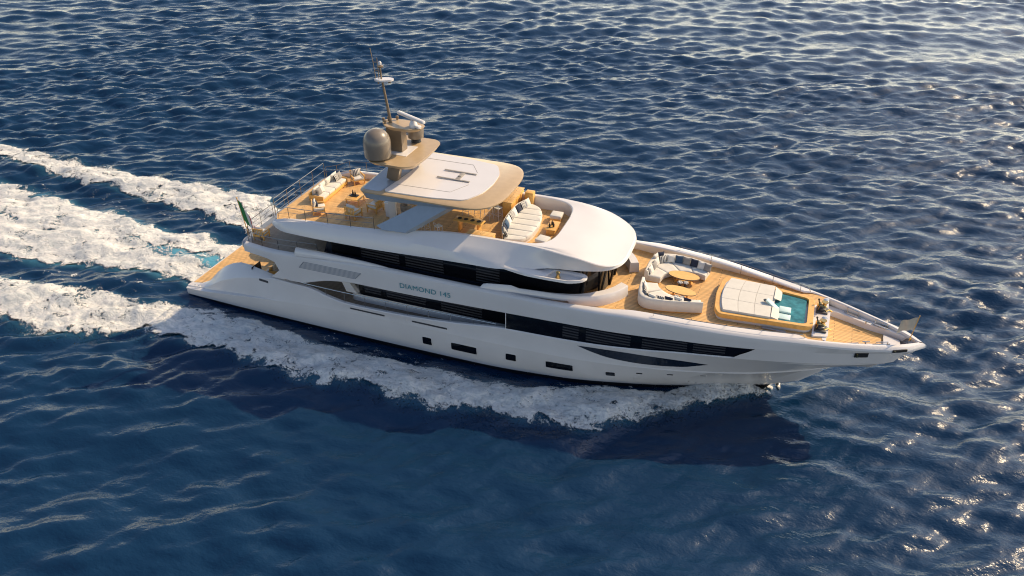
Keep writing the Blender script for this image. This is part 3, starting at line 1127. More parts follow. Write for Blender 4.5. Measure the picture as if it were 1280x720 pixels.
aft = [(5.1, -2.9), (5.25, -3.4), (5.7, -3.7), (6.2, -3.8)]
ud = aft + [(float(x), -(cap_in(x) + 0.1)) for x in np.linspace(6.5, 39.35, 50)]
ud = ud + [(x, -y) for x, y in ud[::-1]]
udk = part('upper_deck', MB().prism(ud, lambda x, y: zu(x) - 0.33, lambda x, y: zu(x) - 0.01), GREY)  # slab coloured grey: shade of its after face put into the colour
ut = [(5.55, -2.8), (5.9, -3.3), (6.4, -3.5)] + [(float(x), -(inb(x) + 0.02)) for x in np.linspace(6.8, 28, 30)]
ut = ut + [(x, -y) for x, y in ut[::-1]]
part('teak_panel', MB().prism(ut, lambda x, y: zu(x) - 0.012, lambda x, y: zu(x)), TEAK_SHADED, udk)
ft = [(float(x), -(inb(x) + 0.02)) for x in np.linspace(24.6, 39.3, 40)]
ft = ft + [(x, -y) for x, y in ft[::-1]]
part('teak_panel', MB().prism(ft, lambda x, y: zu(x) - 0.006, lambda x, y: zu(x) + 0.006), TEAK, udk)
# mooring well at the bow
lw = lambda x: max(cap_in(x) - 0.02, 0.0)
lw2 = lambda x: max(cap_in(x) - 0.40 * min(1, max(0.05, (43.6 - x) / 2.0)), 0.0)
lw3 = lambda x: max(cap_in(x) - 0.46 * min(1, max(0.05, (43.6 - x) / 2.0)), 0.0)
well = MB().rows(side_rows([(lw, c0(5.14), 43.8), (lw2, c0(5.12), 43.4), (lw3, c0(4.78), 43.2)], 38.6, 50)).mirror()
part('mooring_well', well, WHITE)
wf = [(float(x), -(lw3(x) + 0.04)) for x in np.linspace(38.9, 43.0, 24)]
wf = wf + [(x, -y) for x, y in wf[::-1]]
part('bow_deck', MB().prism(wf, 4.66, 4.80), TEAK)
part('bow_breakwater', MB().prism([(39.25, -2.0), (39.45, -2.05), (39.45, 2.05), (39.25, 2.0)], 4.7, lambda x, y: zu(x) + 0.02), WHITE)
for sgn in (-1, 1):
    part('bow_bench', MB().tube([(40.15, sgn * 1.62, 5.0), (41.0, sgn * 1.34, 5.0), (42.0, sgn * 0.95, 5.0)], [0.07, 0.075, 0.06], 8), WHITE)
    for (x0, y0) in ((40.45, 1.62), (41.85, 1.00)):
        fm = MB()
        fm.tube([(x0, sgn * (y0 + 0.02), 5.14), (x0 - 0.02, sgn * (y0 + 0.10), 5.42), (x0 + 0.55, sgn * (y0 - 0.16), 5.40), (x0 + 0.55, sgn * (y0 - 0.22), 5.14)], 0.025)
        fm.tube([(x0 - 0.15, sgn * (y0 - 0.02), 5.17), (x0 + 0.7, sgn * (y0 - 0.36), 5.17)], 0.03)
        fm.box((x0 + 0.27, sgn * (y0 - 0.12), 5.16), (0.7, 0.2, 0.05), rot=(0, 0, sgn * -0.4), bev=0.02)
        part('fairlead_frame', fm, STEEL)
    for q in ((42.35, 0.98), (41.4, 1.02)):
        mc = MB()
        mc.tube([(q[0] - 0.18, sgn * q[1], 5.24), (q[0] + 0.18, sgn * (q[1] - 0.12), 5.24)], 0.03)
        mc.tube([(q[0], sgn * (q[1] - 0.06), 5.10), (q[0], sgn * (q[1] - 0.06), 5.24)], 0.035)
        part('mooring_cleat', mc, STEEL)
part('bow_hatch', MB().prism(rpoly([(42.3, -0.55), (43.1, -0.25), (43.1, 0.25), (42.3, 0.55)], 0.08), 4.75, 4.90), WHITE)
part('bow_light', MB().lathe((43.5, 0.12, 5.15), [(0.06, 0), (0.06, 0.1), (0.03, 0.16)], 10), BRASS)

# anchor housed at the stem
an = MB()
an.tube([(37.55, 0, 1.35), (37.75, 0, 0.55)], 0.07)
an.tube([(37.72, -0.42, 0.85), (37.85, -0.25, 0.50), (37.88, 0, 0.42), (37.85, 0.25, 0.50), (37.72, 0.42, 0.85)], [0.04, 0.09, 0.11, 0.09, 0.04])
an.lathe((37.8, 0, 0.62), [(0.12, -0.15), (0.14, 0), (0.1, 0.15)], 10, (0, 1, 0))
part('anchor', an, STEEL)
for k_ in (-1,):
    part('anchor_chain', MB().tube([(37.6, -0.1, 1.3), (38.2, -0.16, 1.75), (39.3, -0.22, 2.22), (40.0, -0.25, 2.55)], 0.035), STEEL)

# ---- upper deck house (dark glass all round)
UH = []
def plan_outline(xa, xr, xf, w, npow=2.4, ns=40, nn=22, yc=0.0):
    """starboard aft -> round the nose -> port aft"""
    out = []
    for x in np.linspace(xa, xr, ns, endpoint=False):
        out.append((float(x), -float(w(x))))
    for i in range(nn):
        a = math.pi / 2 * i / nn
        cx, sy = math.sin(a), math.cos(a)
        x = xr + (xf - xr) * (abs(cx) ** (2 / npow))
        out.append((float(x), -float(w(min(x, xr + (xf - xr) * 0.999))) * (abs(sy) ** (2 / npow))))
    out.append((xf, 0.0))
    return out + [(x, -y) for x, y in out[-2::-1]]


f_uh = curve([11, 22.4, 23.8, 28], [3.12, 3.12, 2.86, 2.86])
uo = plan_outline(11.6, 24.5, 27.9, f_uh, 2.6)
ub = [(x - (0.55 if i in (0, len(uo) - 1) else 0), y) for i, (x, y) in enumerate(uo)]
uh = part('upper_deckhouse', MB().prism(uo, lambda x, y: zu(x) - 0.05, lambda x, y: zs(x) - 0.05), GLASS)
for sgn in (-1, 1):
    for xa, xb, za, zb in ((13.6, 16.1, 5.3, 6.45), (16.5, 18.9, 5.4, 6.6), (20.9, 22.3, 5.5, 6.9)):
        part('blind', MB().box(((xa + xb) / 2, sgn * 3.125, (za + zb) / 2), (xb - xa, 0.03, zb - za)), BLIND, uh)
    part('sill', MB().box((16.4, sgn * 3.14, 5.42), (10.5, 0.10, 0.16), bev=0.03), BLUEGLASS, uh)
    # slanted after end of the glazing
    sl_ = MB()
    sl_.add([(11.6, sgn * 3.1, 6.9), (11.6, sgn * 3.1, 5.1), (10.9, sgn * 3.1, 5.1), (11.6, sgn * 2.9, 6.9), (11.6, sgn * 2.9, 5.1), (10.9, sgn * 2.9, 5.1)],
            [(0, 1, 2), (3, 5, 4), (0, 2, 5, 3), (1, 4, 5, 2), (0, 3, 4, 1)])
    part('side_glass', sl_, BLUEGLASS, uh)
    for xx in (24.9, 26.6):
        pass

# ---- sun deck body: soffit, side, shoulder, wheelhouse roof, coaming
sB_w = curve([7.6, 8.4, 9.2, 12, 22, 23.5, 25.5, 27, 28.9], [3.3, 3.85, 4.05, 4.12, 4.12, 3.80, 3.05, 3.02, 3.22])
sB_z = curve([7.6, 8.4, 9, 14, 19.6, 21.7, 24, 26, 27.5, 29.2], [6.95, 6.88, 6.82, 6.88, 7.14, 7.22, 7.25, 7.30, 7.36, 7.42])
sC_w = curve([7.6, 8.4, 9.2, 15, 19.7, 22, 23.6, 25.4, 27, 28.9], [3.3, 3.78, 3.85, 3.86, 3.94, 3.90, 3.55, 3.02, 3.02, 3.22])
sC_z = curve([7.6, 8.4, 9.2, 12.9, 15.2, 19.7, 22.8, 26, 29], [7.02, 7.15, 7.38, 7.58, 7.70, 7.72, 7.52, 7.48, 7.50])
sD_w = curve([7.6, 8.4, 9.2, 15, 17.5, 20, 24, 26.5, 28.6], [3.25, 3.65, 3.68, 3.62, 3.36, 3.06, 3.00, 3.02, 3.16])
sD_z = curve([7.6, 8.4, 9.2, 12.9, 15.2, 17, 19, 22, 24, 26.5, 28.2, 28.9], [7.12, 7.22, 7.48, 7.72, 7.90, 8.08, 8.27, 8.36, 8.38, 8.14, 7.70, 7.56])
sF_w = lambda x: sD_w(x) - 0.14
rowspec = [  # xa, xr, xf, w, z, n
    (8.5, 22.5, 27.0, lambda x: 2.9, lambda x, y: zs(x) - 0.22, 2.6),
    (8.05, 24.0, 28.72, lambda x: sB_w(x) - 0.25, lambda x, y: sB_z(x) - 0.015, 3.4),
    (8.0, 24.0, 28.86, sB_w, lambda x, y: sB_z(x) + 0.02, 3.4),
    (8.0, 24.0, 28.90, lambda x: 0.6 * sB_w(x) + 0.4 * sC_w(x) + 0.02 * (x < 25), lambda x, y: 0.55 * sB_z(x) + 0.45 * sC_z(x), 3.4),
    (8.0, 24.0, 28.88, sC_w, lambda x, y: sC_z(x), 3.4),
    (8.03, 24.0, 28.85, lambda x: 0.5 * (sC_w(x) + sD_w(x)) + 0.01, lambda x, y: 0.5 * (sC_z(x) + sD_z(x)) + 0.01, 3.4),
    (8.05, 24.0, 28.82, lambda x: sD_w(x) + 0.02, lambda x, y: sD_z(min(x, 28.9)) - 0.035, 3.6),
    (8.06, 24.0, 28.78, lambda x: sD_w(x) - 0.02, lambda x, y: sD_z(min(x, 28.9)) + 0.00, 3.6),
    (8.07, 23.6, 28.2, lambda x: sD_w(x) - 0.12, lambda x, y: sD_z(min(x + 0.25, 28.9)) + 0.06 * sstep(24, 26, x), 3.6),
    (8.09, 23.2, 27.2, lambda x: sD_w(x) - 0.14, lambda x, y: sD_z(x) + 0.10 * sstep(24, 26, x), 3.6),
    (8.11, 22.8, 26.0, lambda x: sD_w(x) - 0.16, lambda x, y: sD_z(x) + 0.07 * sstep(24, 25.5, x), 3.8),
    (8.12, 22.2, 25.05, lambda x: sD_w(x) - 0.20, lambda x, y: sD_z(min(x, 24)), 4.0),
    (8.13, 22.2, 24.99, lambda x: sD_w(x) - 0.25, lambda x, y: sD_z(min(x, 24)) - 0.04, 4.0),
    (8.14, 22.2, 24.95, lambda x: sD_w(x) - 0.27, lambda x, y: zs(x) - 0.05, 4.0)]
RW = []
for xa, xr, xf, w, zf, npow in rowspec:
    RW.append([(x, y, float(zf(x, y))) for x, y in plan_outline(xa, xr, xf, w, npow)])
sb = MB().rows(RW)
e0 = [rw[0] for rw in RW]
e1 = [rw[-1] for rw in RW]
sb.fan(e0); sb.fan(e1)
sun_body = part('wheelhouse_roof', sb, WHITE, ang=28)
# sun deck floor
sf = [(x, y) for x, y in plan_outline(8.14, 22.2, 24.97, lambda x: sD_w(x) - 0.25, 4.0)]
sfa = [(7.55, 2.75), (7.55, -2.75)]
sd = part('sun_deck', MB().prism(sf + [(8.14, 3.2), (7.9, 3.1), (7.55, 2.7), (7.55, -2.7), (7.9, -3.1), (8.14, -3.2)], lambda x, y: zs(x) - 0.24, lambda x, y: zs(x) - 0.008), GREY)
part('teak_panel', MB().prism(sf + [(8.0, 3.05), (7.7, 2.65), (7.7, -2.65), (8.0, -3.05)], lambda x, y: zs(x) - 0.012, lambda x, y: zs(x)), TEAK, sd)

# bridge wing stations on both sides
for sgn in (-1, 1):
    outp = [(21.5, 3.90), (22.6, 3.96), (24.0, 3.98), (25.6, 3.95), (26.5, 3.86), (27.1, 3.55), (27.3, 3.2), (27.2, 2.85), (26.2, 2.8), (24.0, 3.2)]
    pod = rpoly(outp, 0.35, 3)
    low = [(x - 0.15, y - 0.22) for x, y in pod]
    zt = lambda x, y: 7.60 + 0.0 * x
    rim = [(x, sgn * y, 7.16 + 0.30 * sstep(24.5, 21.6, x)) for x, y in pod]
    bott = [(x, sgn * y, 7.04 + 0.18 * sstep(24.5, 21.6, x)) for x, y in low]
    side = [(x, sgn * (y + 0.02), 7.10 + 0.28 * sstep(24.5, 21.6, x)) for x, y in pod]
    hole = rpoly([(25.15, 3.86), (25.40, 3.04), (26.2, 3.0), (27.12, 3.15), (27.0, 3.50), (26.4, 3.80)], 0.08, 3)
    # ring between rim and hole by nearest angle
    cx, cy = 26.1, 3.45
    m = MB().rows([bott + [bott[0]], side + [side[0]], rim + [rim[0]]])
    def at_angle(poly, a):
        best = None
        n = len(poly)
        dx, dy = math.cos(a), math.sin(a)
        for i in range(n):
            x1, y1 = poly[i][0] - cx, poly[i][1] - cy
            x2, y2 = poly[(i + 1) % n][0] - cx, poly[(i + 1) % n][1] - cy
            den = dx * (y2 - y1) - dy * (x2 - x1)
            if abs(den) < 1e-9:
                continue
            t = (x1 * (y2 - y1) - y1 * (x2 - x1)) / den
            s_ = (x1 * dy - y1 * dx) / den
            if t > 0 and -1e-6 <= s_ <= 1 + 1e-6:
                best = t if best is None else max(best, t)
        return (cx + dx * (best or 0.1), cy + dy * (best or 0.1))
    A = [2 * math.pi * k_ / 72 for k_ in range(72)]
    ro = [at_angle(pod, a) for a in A]
    ri = [at_angle(hole, a) for a in A]
    r0 = [(x, sgn * y, 7.16 + 0.30 * sstep(24.5, 21.6, x)) for x, y in ro]
    r1 = [(0.85 * x + 0.15 * q[0], sgn * (0.85 * y + 0.15 * q[1]), 7.22 + 0.28 * sstep(24.5, 21.6, x)) for (x, y), q in zip(ro, ri)]
    r2 = [(x, sgn * y, 7.21) for x, y in ri]
    r3 = [(x, sgn * y, 7.00) for x, y in ri]
    m.rows([r0 + [r0[0]], r1 + [r1[0]], r2 + [r2[0]], r3 + [r3[0]]])
    m.fan(bott)
    po = part('wing_station', m, WHITE, ang=45)
    part('recess', MB().prism([(x, sgn * y) for x, y in hole], 6.985, 7.02), MATTBLACK, po)  # black floor puts the shade of the open well into colour
    part('console', MB().lathe((25.75, sgn * 3.45, 6.96), [(0.14, 0), (0.14, 0.12), (0.09, 0.2), (0.09, 0.36), (0.13, 0.42), (0.05, 0.48)], 14), BRASS, po)

# ---- side bulwark and curved breakwater wall ahead of the wheelhouse
for sgn in (-1, 1):
    line = [(21.4, 3.92), (22.4, 3.86), (23.4, 3.70), (24.5, 3.58), (25.6, 3.48), (26.8, 3.28), (27.6, 3.0), (28.3, 2.5), (28.8, 1.9), (29.1, 1.3)]
    lx = [p[0] for p in line]
    fy_ = curve(lx, [p[1] for p in line])
    X = np.concatenate([np.linspace(21.4, 27, 26), np.linspace(27.2, 29.1, 16)])
    zt = curve([21.4, 21.7, 23.2, 23.6, 25, 27.5, 29.1], [5.70, 6.02, 6.12, 5.98, 5.98, 6.00, 6.02])
    wd = curve([21.4, 25, 26.5, 28, 29.1], [0.10, 0.14, 0.25, 0.50, 0.52])
    rows_ = [[], [], [], [], [], []]
    for i, x in enumerate(X):
        x = float(x)
        y = float(fy_(x))
        dydx = (fy_(min(x + 0.05, 29.1)) - fy_(max(x - 0.05, 21.4))) / (min(x + 0.05, 29.1) - max(x - 0.05, 21.4))
        n_ = Vector((-dydx, 1)).normalized()
        w = float(wd(x)); z = float(zt(x)); zb = zu(x) - 0.1 if x > 26.5 else SHz(x) - 0.12
        pi_ = (x - n_.x * w, y - n_.y * w)
        for k_, (px, py, pz) in enumerate(((x + 0.06 * n_.x, y + 0.06 * n_.y, zb), (x, y, z - 0.05), (x - n_.x * 0.05, y - n_.y * 0.05, z), (pi_[0] + n_.x * 0.04, pi_[1] + n_.y * 0.04, z), (pi_[0], pi_[1], z - 0.05), (pi_[0], pi_[1], zu(x) - 0.1))):
            rows_[k_].append((px, sgn * py, pz))
    m = MB().rows(rows_)
    m.fan([rw[0] for rw in rows_]); m.fan([rw[-1] for rw in rows_])
    part('breakwater', m, WHITE, ang=40)
# wheelhouse windscreen stays under the brow: lit teak passage, dark glass and mullions
for yy in (-2.6, -1.6, -0.55, 0.55, 1.6, 2.6):
    x0 = 24.5 + 3.4 * max(0.0, 1 - (abs(yy) / 3.12) ** 2.6) ** (1 / 2.6)
    part('mullion', MB().tube([(x0 + 0.02, yy, zu(x0)), (x0 + 0.28, yy * 1.02, 7.25)], 0.07, 6), BLACK, uh)

# ---- hard top
HTy2 = lambda x: 3.13
def ring_outline(xa, xr, xf, hw, npow, ra=0.5):
    o = plan_outline(xa + ra, xr, xf, lambda x: hw, npow, 14, 12)
    head = [(xa, -hw + ra), (xa + ra * 0.1, -hw + ra * 0.45), (xa + ra * 0.45, -hw + ra * 0.1)]
    return head + o + [(x, -y) for x, y in head[::-1]]


hz = lambda x: 9.92 + 0.010 * (x - 14)
o1 = ring_outline(14.05, 19.6, 21.6, 2.85, 3.2)
o2 = ring_outline(13.85, 19.6, 22.0, 3.14, 3.2)
o3 = ring_outline(14.0, 19.5, 21.85, 3.02, 3.2)
lay = [[(x, y, hz(x) - 0.30) for x, y in o1], [(x, y, hz(x) - 0.05) for x, y in o2], [(x, y, hz(x) + 0.02) for x, y in o2], [(x, y, hz(x) + 0.08) for x, y in o3]]
m = MB().rows([l + [l[0]] for l in lay[1:]])
m.fan(lay[-1])
hardtop = part('hardtop', m, GOLD, ang=30)
m = MB()
l00 = [(x, y, hz(x) - 0.052) for x, y in ring_outline(13.87, 19.6, 21.98, 3.125, 3.2)]
l0 = [(x, y, hz(x) - 0.46 + 0.05 * max(0, x - 15)) for x, y in ring_outline(14.0, 19.5, 21.4, 2.98, 3.2)]
l1 = [(x, y, hz(x) - 0.47 + 0.05 * max(0, x - 15)) for x, y in ring_outline(14.3, 19.5, 21.2, 2.7, 3.2)]
m.rows([l00 + [l00[0]], l0 + [l0[0]], l1 + [l1[0]]]); m.fan(l1)
part('underside', m, BLUEGREY, hardtop)
# grey after panel and white centre panel
g = [(14.05, -2.95), (15.22, -2.95), (15.55, 0), (15.22, 2.95), (14.05, 2.95), (13.95, 0)]
part('after_panel', MB().prism(rpoly(g, 0.3), lambda x, y: hz(x) + 0.05, lambda x, y: hz(x) + 0.10), BLUEGREY, hardtop)
wp = [(15.30, -2.90), (18.1, -2.78), (20.05, -2.45), (20.62, -1.3), (20.75, 0), (20.62, 1.3), (20.05, 2.42), (18.1, 2.72), (15.30, 2.80), (15.62, 0)]
wpp = rpoly(wp, 0.35, 4)
center = part('centre_panel', MB().prism(wpp, lambda x, y: hz(x) + 0.06, lambda x, y: hz(x) + 0.14), WHITE, hardtop)
sm = MB()
for a, b in (((15.65, -1.9), (18.9, -1.82)), ((18.9, -1.82), (19.5, -0.6)), ((18.7, 1.95), (19.35, 1.0)), ((15.65, 1.95), (18.7, 1.95))):
    sm.tube([(a[0], a[1], hz(a[0]) + 0.142), (b[0], b[1], hz(b[0]) + 0.142)], 0.012, 4)
part('panel_seam', sm, SEAM, hardtop)
bars = MB()
for yy, x0, x1 in ((0.72, 17.42, 19.42), (-0.32, 17.42, 19.42)):
    bars.box(((x0 + x1) / 2, yy, hz(18.4) + 0.19), (x1 - x0, 0.12, 0.035), bev=0.012)
bars.box((18.62, 0.2, hz(18.6) + 0.165), (0.26, 1.0, 0.04), bev=0.012)
bars.box((18.62, 0.2, hz(18.6) + 0.20), (0.2, 0.26, 0.06), bev=0.02)
part('roof_antenna', bars, PGREY, hardtop)
# side plates carrying the hard top
for sgn in (-1, 1):
    top_ = [(17.75, 2.95, 9.80), (19.45, 2.95, 9.82)]
    bot_ = [(15.25, 3.45, 8.02), (17.15, 3.38, 8.14)]
    qs = [(17.75, 2.35, 9.66), (19.45, 2.35, 9.68), (17.75, 3.02, 9.80), (19.45, 3.02, 9.82)]
    m = MB()
    P_ = [(17.95, 2.62, 9.72), (19.55, 2.62, 9.74), (17.35, 3.42, 8.30), (17.0, 3.5, 8.02), (15.6, 3.55, 7.95), (15.2, 3.5, 8.12)]
    off = Vector((-0.10, 0.30, 0.22)) * 0.55
    A_ = [Vector((x, y, z)) + off for x, y, z in P_]
    B_ = [Vector((x, y, z)) - off for x, y, z in P_]
    n = 6
    vv = [(p.x, sgn * p.y, p.z) for p in A_ + B_]
    m.add(vv, [tuple(range(n)), tuple(range(n, 2 * n))] + [(k_, (k_ + 1) % n, n + (k_ + 1) % n, n + k_) for k_ in range(n)])
    part('side_plate', m, BLUEGREY, hardtop)
for sgn in (-1, 1):
    part('post', MB().box((14.9, sgn * 1.3, 8.5), (0.5, 0.16, 2.5), bev=0.05), WHITE, hardtop)

# ---- mast platform and mast
mp_ = [(13.95, -2.1), (16.3, -2.12), (16.75, -1.75), (16.85, 0), (16.75, 1.75), (16.3, 2.12), (13.95, 2.1)]
mo = rpoly(mp_, 0.45, 5)
mlow = [(0.9 * (x - 15.4) + 15.4, y * 0.88) for x, y in mo]
mast = part('mast_platform', MB().prism(mlow, 11.02, 11.24, top=mo).prism(mo, 11.241, 11.28), GOLD)
part('white_inlay', MB().prism([(14.4, -0.72), (15.75, -0.74), (15.75, 0.74), (14.4, 0.74)], 11.27, 11.295), WHITE, mast)
for sgn in (-1, 1):
    part('support', MB().box((15.25, sgn * 1.3, 10.55), (0.75, 0.4, 1.1), rot=(0, 0.25, 0), bev=0.08), DARKGOLD, mast)
col = part('column', MB().prism([(14.35, -0.32), (15.3, -0.32), (15.3, 0.32), (14.35, 0.32)], 11.25, 12.62), DARKGOLD, mast)
tp = rpoly([(14.0, -0.1), (14.5, -0.42), (15.9, -0.40), (16.45, -0.05), (16.45, 0.55), (15.6, 0.9), (14.1, 0.9), (13.85, 0.5)], 0.25, 3)
tpl = [(0.85 * (x - 15.1) + 15.1, 0.8 * y) for x, y in tp]
part('top_plate', MB().prism(tpl, 12.56, 12.72, top=tp).prism(tp, 12.721, 12.76), GOLD, mast)
dm = [(0.58, -0.30), (0.74, -0.22), (0.76, -0.15), (0.78, 0.50), (0.76, 0.74), (0.67, 1.0), (0.50, 1.20), (0.26, 1.33), (0.02, 1.37)]
dome = part('satellite_dome', MB().lathe((14.35, -1.42, 11.62), dm, 32), DOME, mast)
part('pedestal', MB().lathe((14.35, -1.42, 11.26), [(0.45, 0), (0.42, 0.2), (0.3, 0.3)], 24), BLACK, dome)
dome2 = part('satellite_dome', MB().lathe((15.3, 1.42, 11.62), [(a * 0.62, b * 0.62 + 0.1) for a, b in dm], 28), DOME, mast)
part('pedestal', MB().lathe((15.3, 1.42, 11.26), [(0.3, 0), (0.28, 0.2), (0.2, 0.3)], 20), BLACK, dome2)
rad = part('radar', MB().lathe((15.9, 0.1, 12.76), [(0.24, 0), (0.24, 0.16), (0.17, 0.30), (0.12, 0.40)], 18), WHITE, mast)
part('scanner_bar', MB().box((15.75, 0.15, 13.28), (2.35, 0.24, 0.20), rot=(0, 0, math.radians(-25)), bev=0.08), WHITE, rad)
pole = part('pole', MB().tube([(14.38, 0.25, 12.76), (14.32, 0.22, 13.4), (14.15, 0.1, 15.25)], [0.10, 0.085, 0.06], 10), DARKGOLD, mast)
part('light_platform', MB().prism(rpoly([(13.75, -0.12), (14.2, -0.22), (14.72, 0.1), (14.75, 0.45), (14.3, 0.5), (13.8, 0.2)], 0.15), 15.20, 15.30), WHITE, pole)
lp = MB().tube([(14.12, 0.1, 15.3), (14.10, 0.08, 16.0)], 0.045)
lp.lathe((14.12, 0.08, 15.95), [(0.16, 0), (0.18, 0.08), (0.06, 0.12)], 12)
part('lamp_post', lp, DARKGOLD, pole)
part('masthead_light', MB().lathe((14.12, 0.08, 16.08), [(0.08, 0), (0.09, 0.12), (0.05, 0.2)], 12), WHITE, pole)
at_ = MB().tube([(13.80, 0.05, 15.3), (13.72, 0.04, 16.2), (13.62, 0.03, 16.95)], 0.022)
at_.tube([(13.98, 0.08, 15.3), (13.95, 0.08, 16.45)], 0.022)
at_.tube([(13.72, 0.04, 16.2), (13.96, 0.08, 16.2)], 0.018).tube([(13.76, 0.05, 15.75), (13.97, 0.08, 15.75)], 0.018)
part('antenna', at_, DARKGOLD, pole)
part('horn', MB().lathe((14.0, -0.05, 15.05), [(0.04, 0), (0.05, 0.12)], 8).box((14.5, 0.3, 15.12), (0.16, 0.12, 0.14), bev=0.03), DARKGOLD, pole)
cg = MB()
for p in ((14.15, 0.45, 12.78), (14.2, -0.05, 12.78), (14.55, 0.75, 12.78), (13.95, 0.2, 12.78)):
    cg.lathe(p, [(0.06, 0), (0.06, 0.1), (0.09, 0.12), (0.09, 0.2), (0.02, 0.24)], 10)
part('floodlight', cg, DARKGOLD, mast)
part('searchlight', MB().box((16.25, -0.05, 12.86), (0.34, 0.26, 0.16), rot=(0, 0, -0.3), bev=0.05), WHITE, mast)


# ---- railings
def railing(name, pts, h, r=0.017, mids=(0.5,), every=1, drop=None, parent=None):
    """pts: foot points; a top tube, middle tubes and one stanchion per kept point."""
    P = [Vector(p) for p in pts]
    m = MB().tube([p + Vector((0, 0, h)) for p in P], r * 1.25)
    for q in mids:
        m.tube([p + Vector((0, 0, h * q)) for p in P], r * 0.7)
    ro = part(name, m, RAILM, parent)
    for i in range(0, len(P), every):
        part('stanchion', MB().tube([P[i] - Vector((0, 0, drop or 0.03)), P[i] + Vector((0, 0, h))], r), RAILM, ro)
    return ro


sdr = []
for x, y in ((14.9, -3.52), (13.4, -3.56), (11.9, -3.58), (10.4, -3.58), (9.2, -3.5), (8.3, -3.30), (7.75, -2.85)):
    sdr.append((x, y, zs(x) + (0.30 if x > 9 else 0.03)))
sd_z = lambda x: sD_z(x)
near_rail = [(x, y, max(sd_z(x), zs(x))) for x, y, z in sdr[:5]] + sdr[5:]
railing('deck_railing', [(x, y, z) for x, y, z in near_rail], 0.72, mids=(0.55,))
railing('deck_railing', [(x, -y, z) for x, y, z in near_rail], 0.72, mids=(0.55,))
railing('aft_railing', [(7.68, y, zs(7.7)) for y in (-2.75, -1.4, 0.0, 1.4, 2.75)], 1.05, mids=(0.5,))
ua = [(11.0, -3.72), (9.6, -3.72), (8.2, -3.70), (7.0, -3.66), (6.2, -3.52), (5.6, -3.15), (5.3, -2.7)]
udr = [(x, y, max(zu(x), SHz(x) if x > 6.1 else zu(x))) for x, y in ua]
railing('deck_railing', udr, 0.72, mids=(0.5,))
railing('deck_railing', [(x, -y, z) for x, y, z in udr], 0.72, mids=(0.5,))
railing('aft_railing', [(5.25, y, zu(5.3)) for y in (-2.6, -1.3, 0, 1.3, 2.6)], 0.95, mids=(0.35, 0.68))
for sgn in (-1, 1):
    dip = [(x, sgn * (HTy(x) - 0.12), float(HTz(x))) for x in (8.6, 10.0, 11.3, 12.6, 14.0, 15.4, 16.8, 18.2, 19.6, 21.0, 22.4)]
    m = MB().tube([(x, y, 3.32 + 0.009 * (x - 8.6) + 0.0006 * (x - 8.6) ** 2) for x, y, z in dip], 0.026)
    sr = part('side_railing', m, STEEL)
    for x, y, z in dip[1:]:
        part('stanchion', MB().tube([(x, y, z - 0.02), (x, y, 3.32 + 0.009 * (x - 8.6) + 0.0006 * (x - 8.6) ** 2)], 0.018), STEEL, sr)
    # low rail of the fore deck bulwark
    X = [30.9, 31.0, 32.86, 34.6, 36.4, 37.9, 38.3]
    top_pts = [(31.0, sgn * (cap_in(31) - 0.02), 5.55)] + [(x, sgn * (SHy(x) - 0.30), float(SHz(x)) + 0.20) for x in X[1:]] + [(38.45, sgn * (SHy(38.4) - 0.35), float(SHz(38.4)) + 0.01)]
    m = MB().tube(top_pts, 0.022)
    fr_ = part('bow_railing', m, RAILM)
    for x in X[2:-1]:
        part('stanchion', MB().tube([(x, sgn * (SHy(x) - 0.30), SHz(x) + 0.20), (x + 0.02, sgn * (cap_in(x) - 0.02), SHz(x) + 0.04), (x + 0.02, sgn * (cap_in(x) - 0.05), zu(x) + 0.1)], 0.016), RAILM, fr_)
pr = part('passage_railing', MB().tube([(26.0, -1.0, zu(26) + 0.02), (26.0, -1.0, zu(26) + 0.05)], 0.01), STEEL)

# ---- pool on the fore deck
pfx = [(34.05, -2.02), (38.45, -1.72), (38.72, -1.5), (38.70, 1.0), (38.45, 1.26), (34.05, 1.95), (33.78, 1.4), (33.66, 0), (33.78, -1.45)]
pf = rpoly(pfx, 0.25, 4)
inn = [(34.25, -1.80), (38.25, -1.50), (38.42, -1.35), (38.40, 0.92), (38.25, 1.05), (34.25, 1.70), (34.02, 1.2), (33.92, 0), (34.02, -1.25)]
inp = rpoly(inn, 0.12, 4)
zt_ = lambda x: zu(x) + 0.42
rows_ = [[(x, y, zu(x) + 0.18) for x, y in pf], [(x, y, zt_(x) - 0.04) for x, y in pf], [(0.99 * x + 0.01 * 36.2, 0.985 * y, zt_(x)) for x, y in pf], [(x, y, zt_(x)) for x, y in inp], [(x, y, zt_(x) - 0.6) for x, y in inp]]
m = MB().rows([rw + [rw[0]] for rw in rows_])
pool = part('pool_surround', m, WOOD)
bsx = [(0.985 * (x - 36.2) + 36.2, y * 0.97) for x, y in pf]
part('plinth', MB().prism(bsx, lambda x, y: zu(x) - 0.02, lambda x, y: zu(x) + 0.18), WHITE, pool)
tub = [(36.6, -1.58), (38.30, -1.46), (38.30, 1.0), (36.6, 1.25)]
tq = [(x, y, zt_(x) - 0.12) for x, y in tub]
POOLW = mat('pool_water', (0.045, 0.19, 0.22), 0.03, var=0.45, vscale=2.5, bump=0.35, bscale=6, ior=1.33)
part('pool_water', MB().prism(tub, lambda x, y: zt_(x) - 0.5, lambda x, y: zt_(x) - 0.10), POOLW, pool)
part('pad_base', MB().prism([(33.95, -1.3), (34.2, -1.75), (36.7, -1.58), (36.7, 1.3), (34.2, 1.65), (33.95, 1.2)], lambda x, y: zt_(x) - 0.4, lambda x, y: zt_(x) - 0.02), WHITE, pool)
stp = MB().box((37.28, -0.45, zt_(37) - 0.10), (0.60, 0.5, 0.22), bev=0.03).box((37.3, -1.05, zt_(37) - 0.14), (0.62, 0.50, 0.16), bev=0.03)
part('pool_step', stp, STEPW, pool)
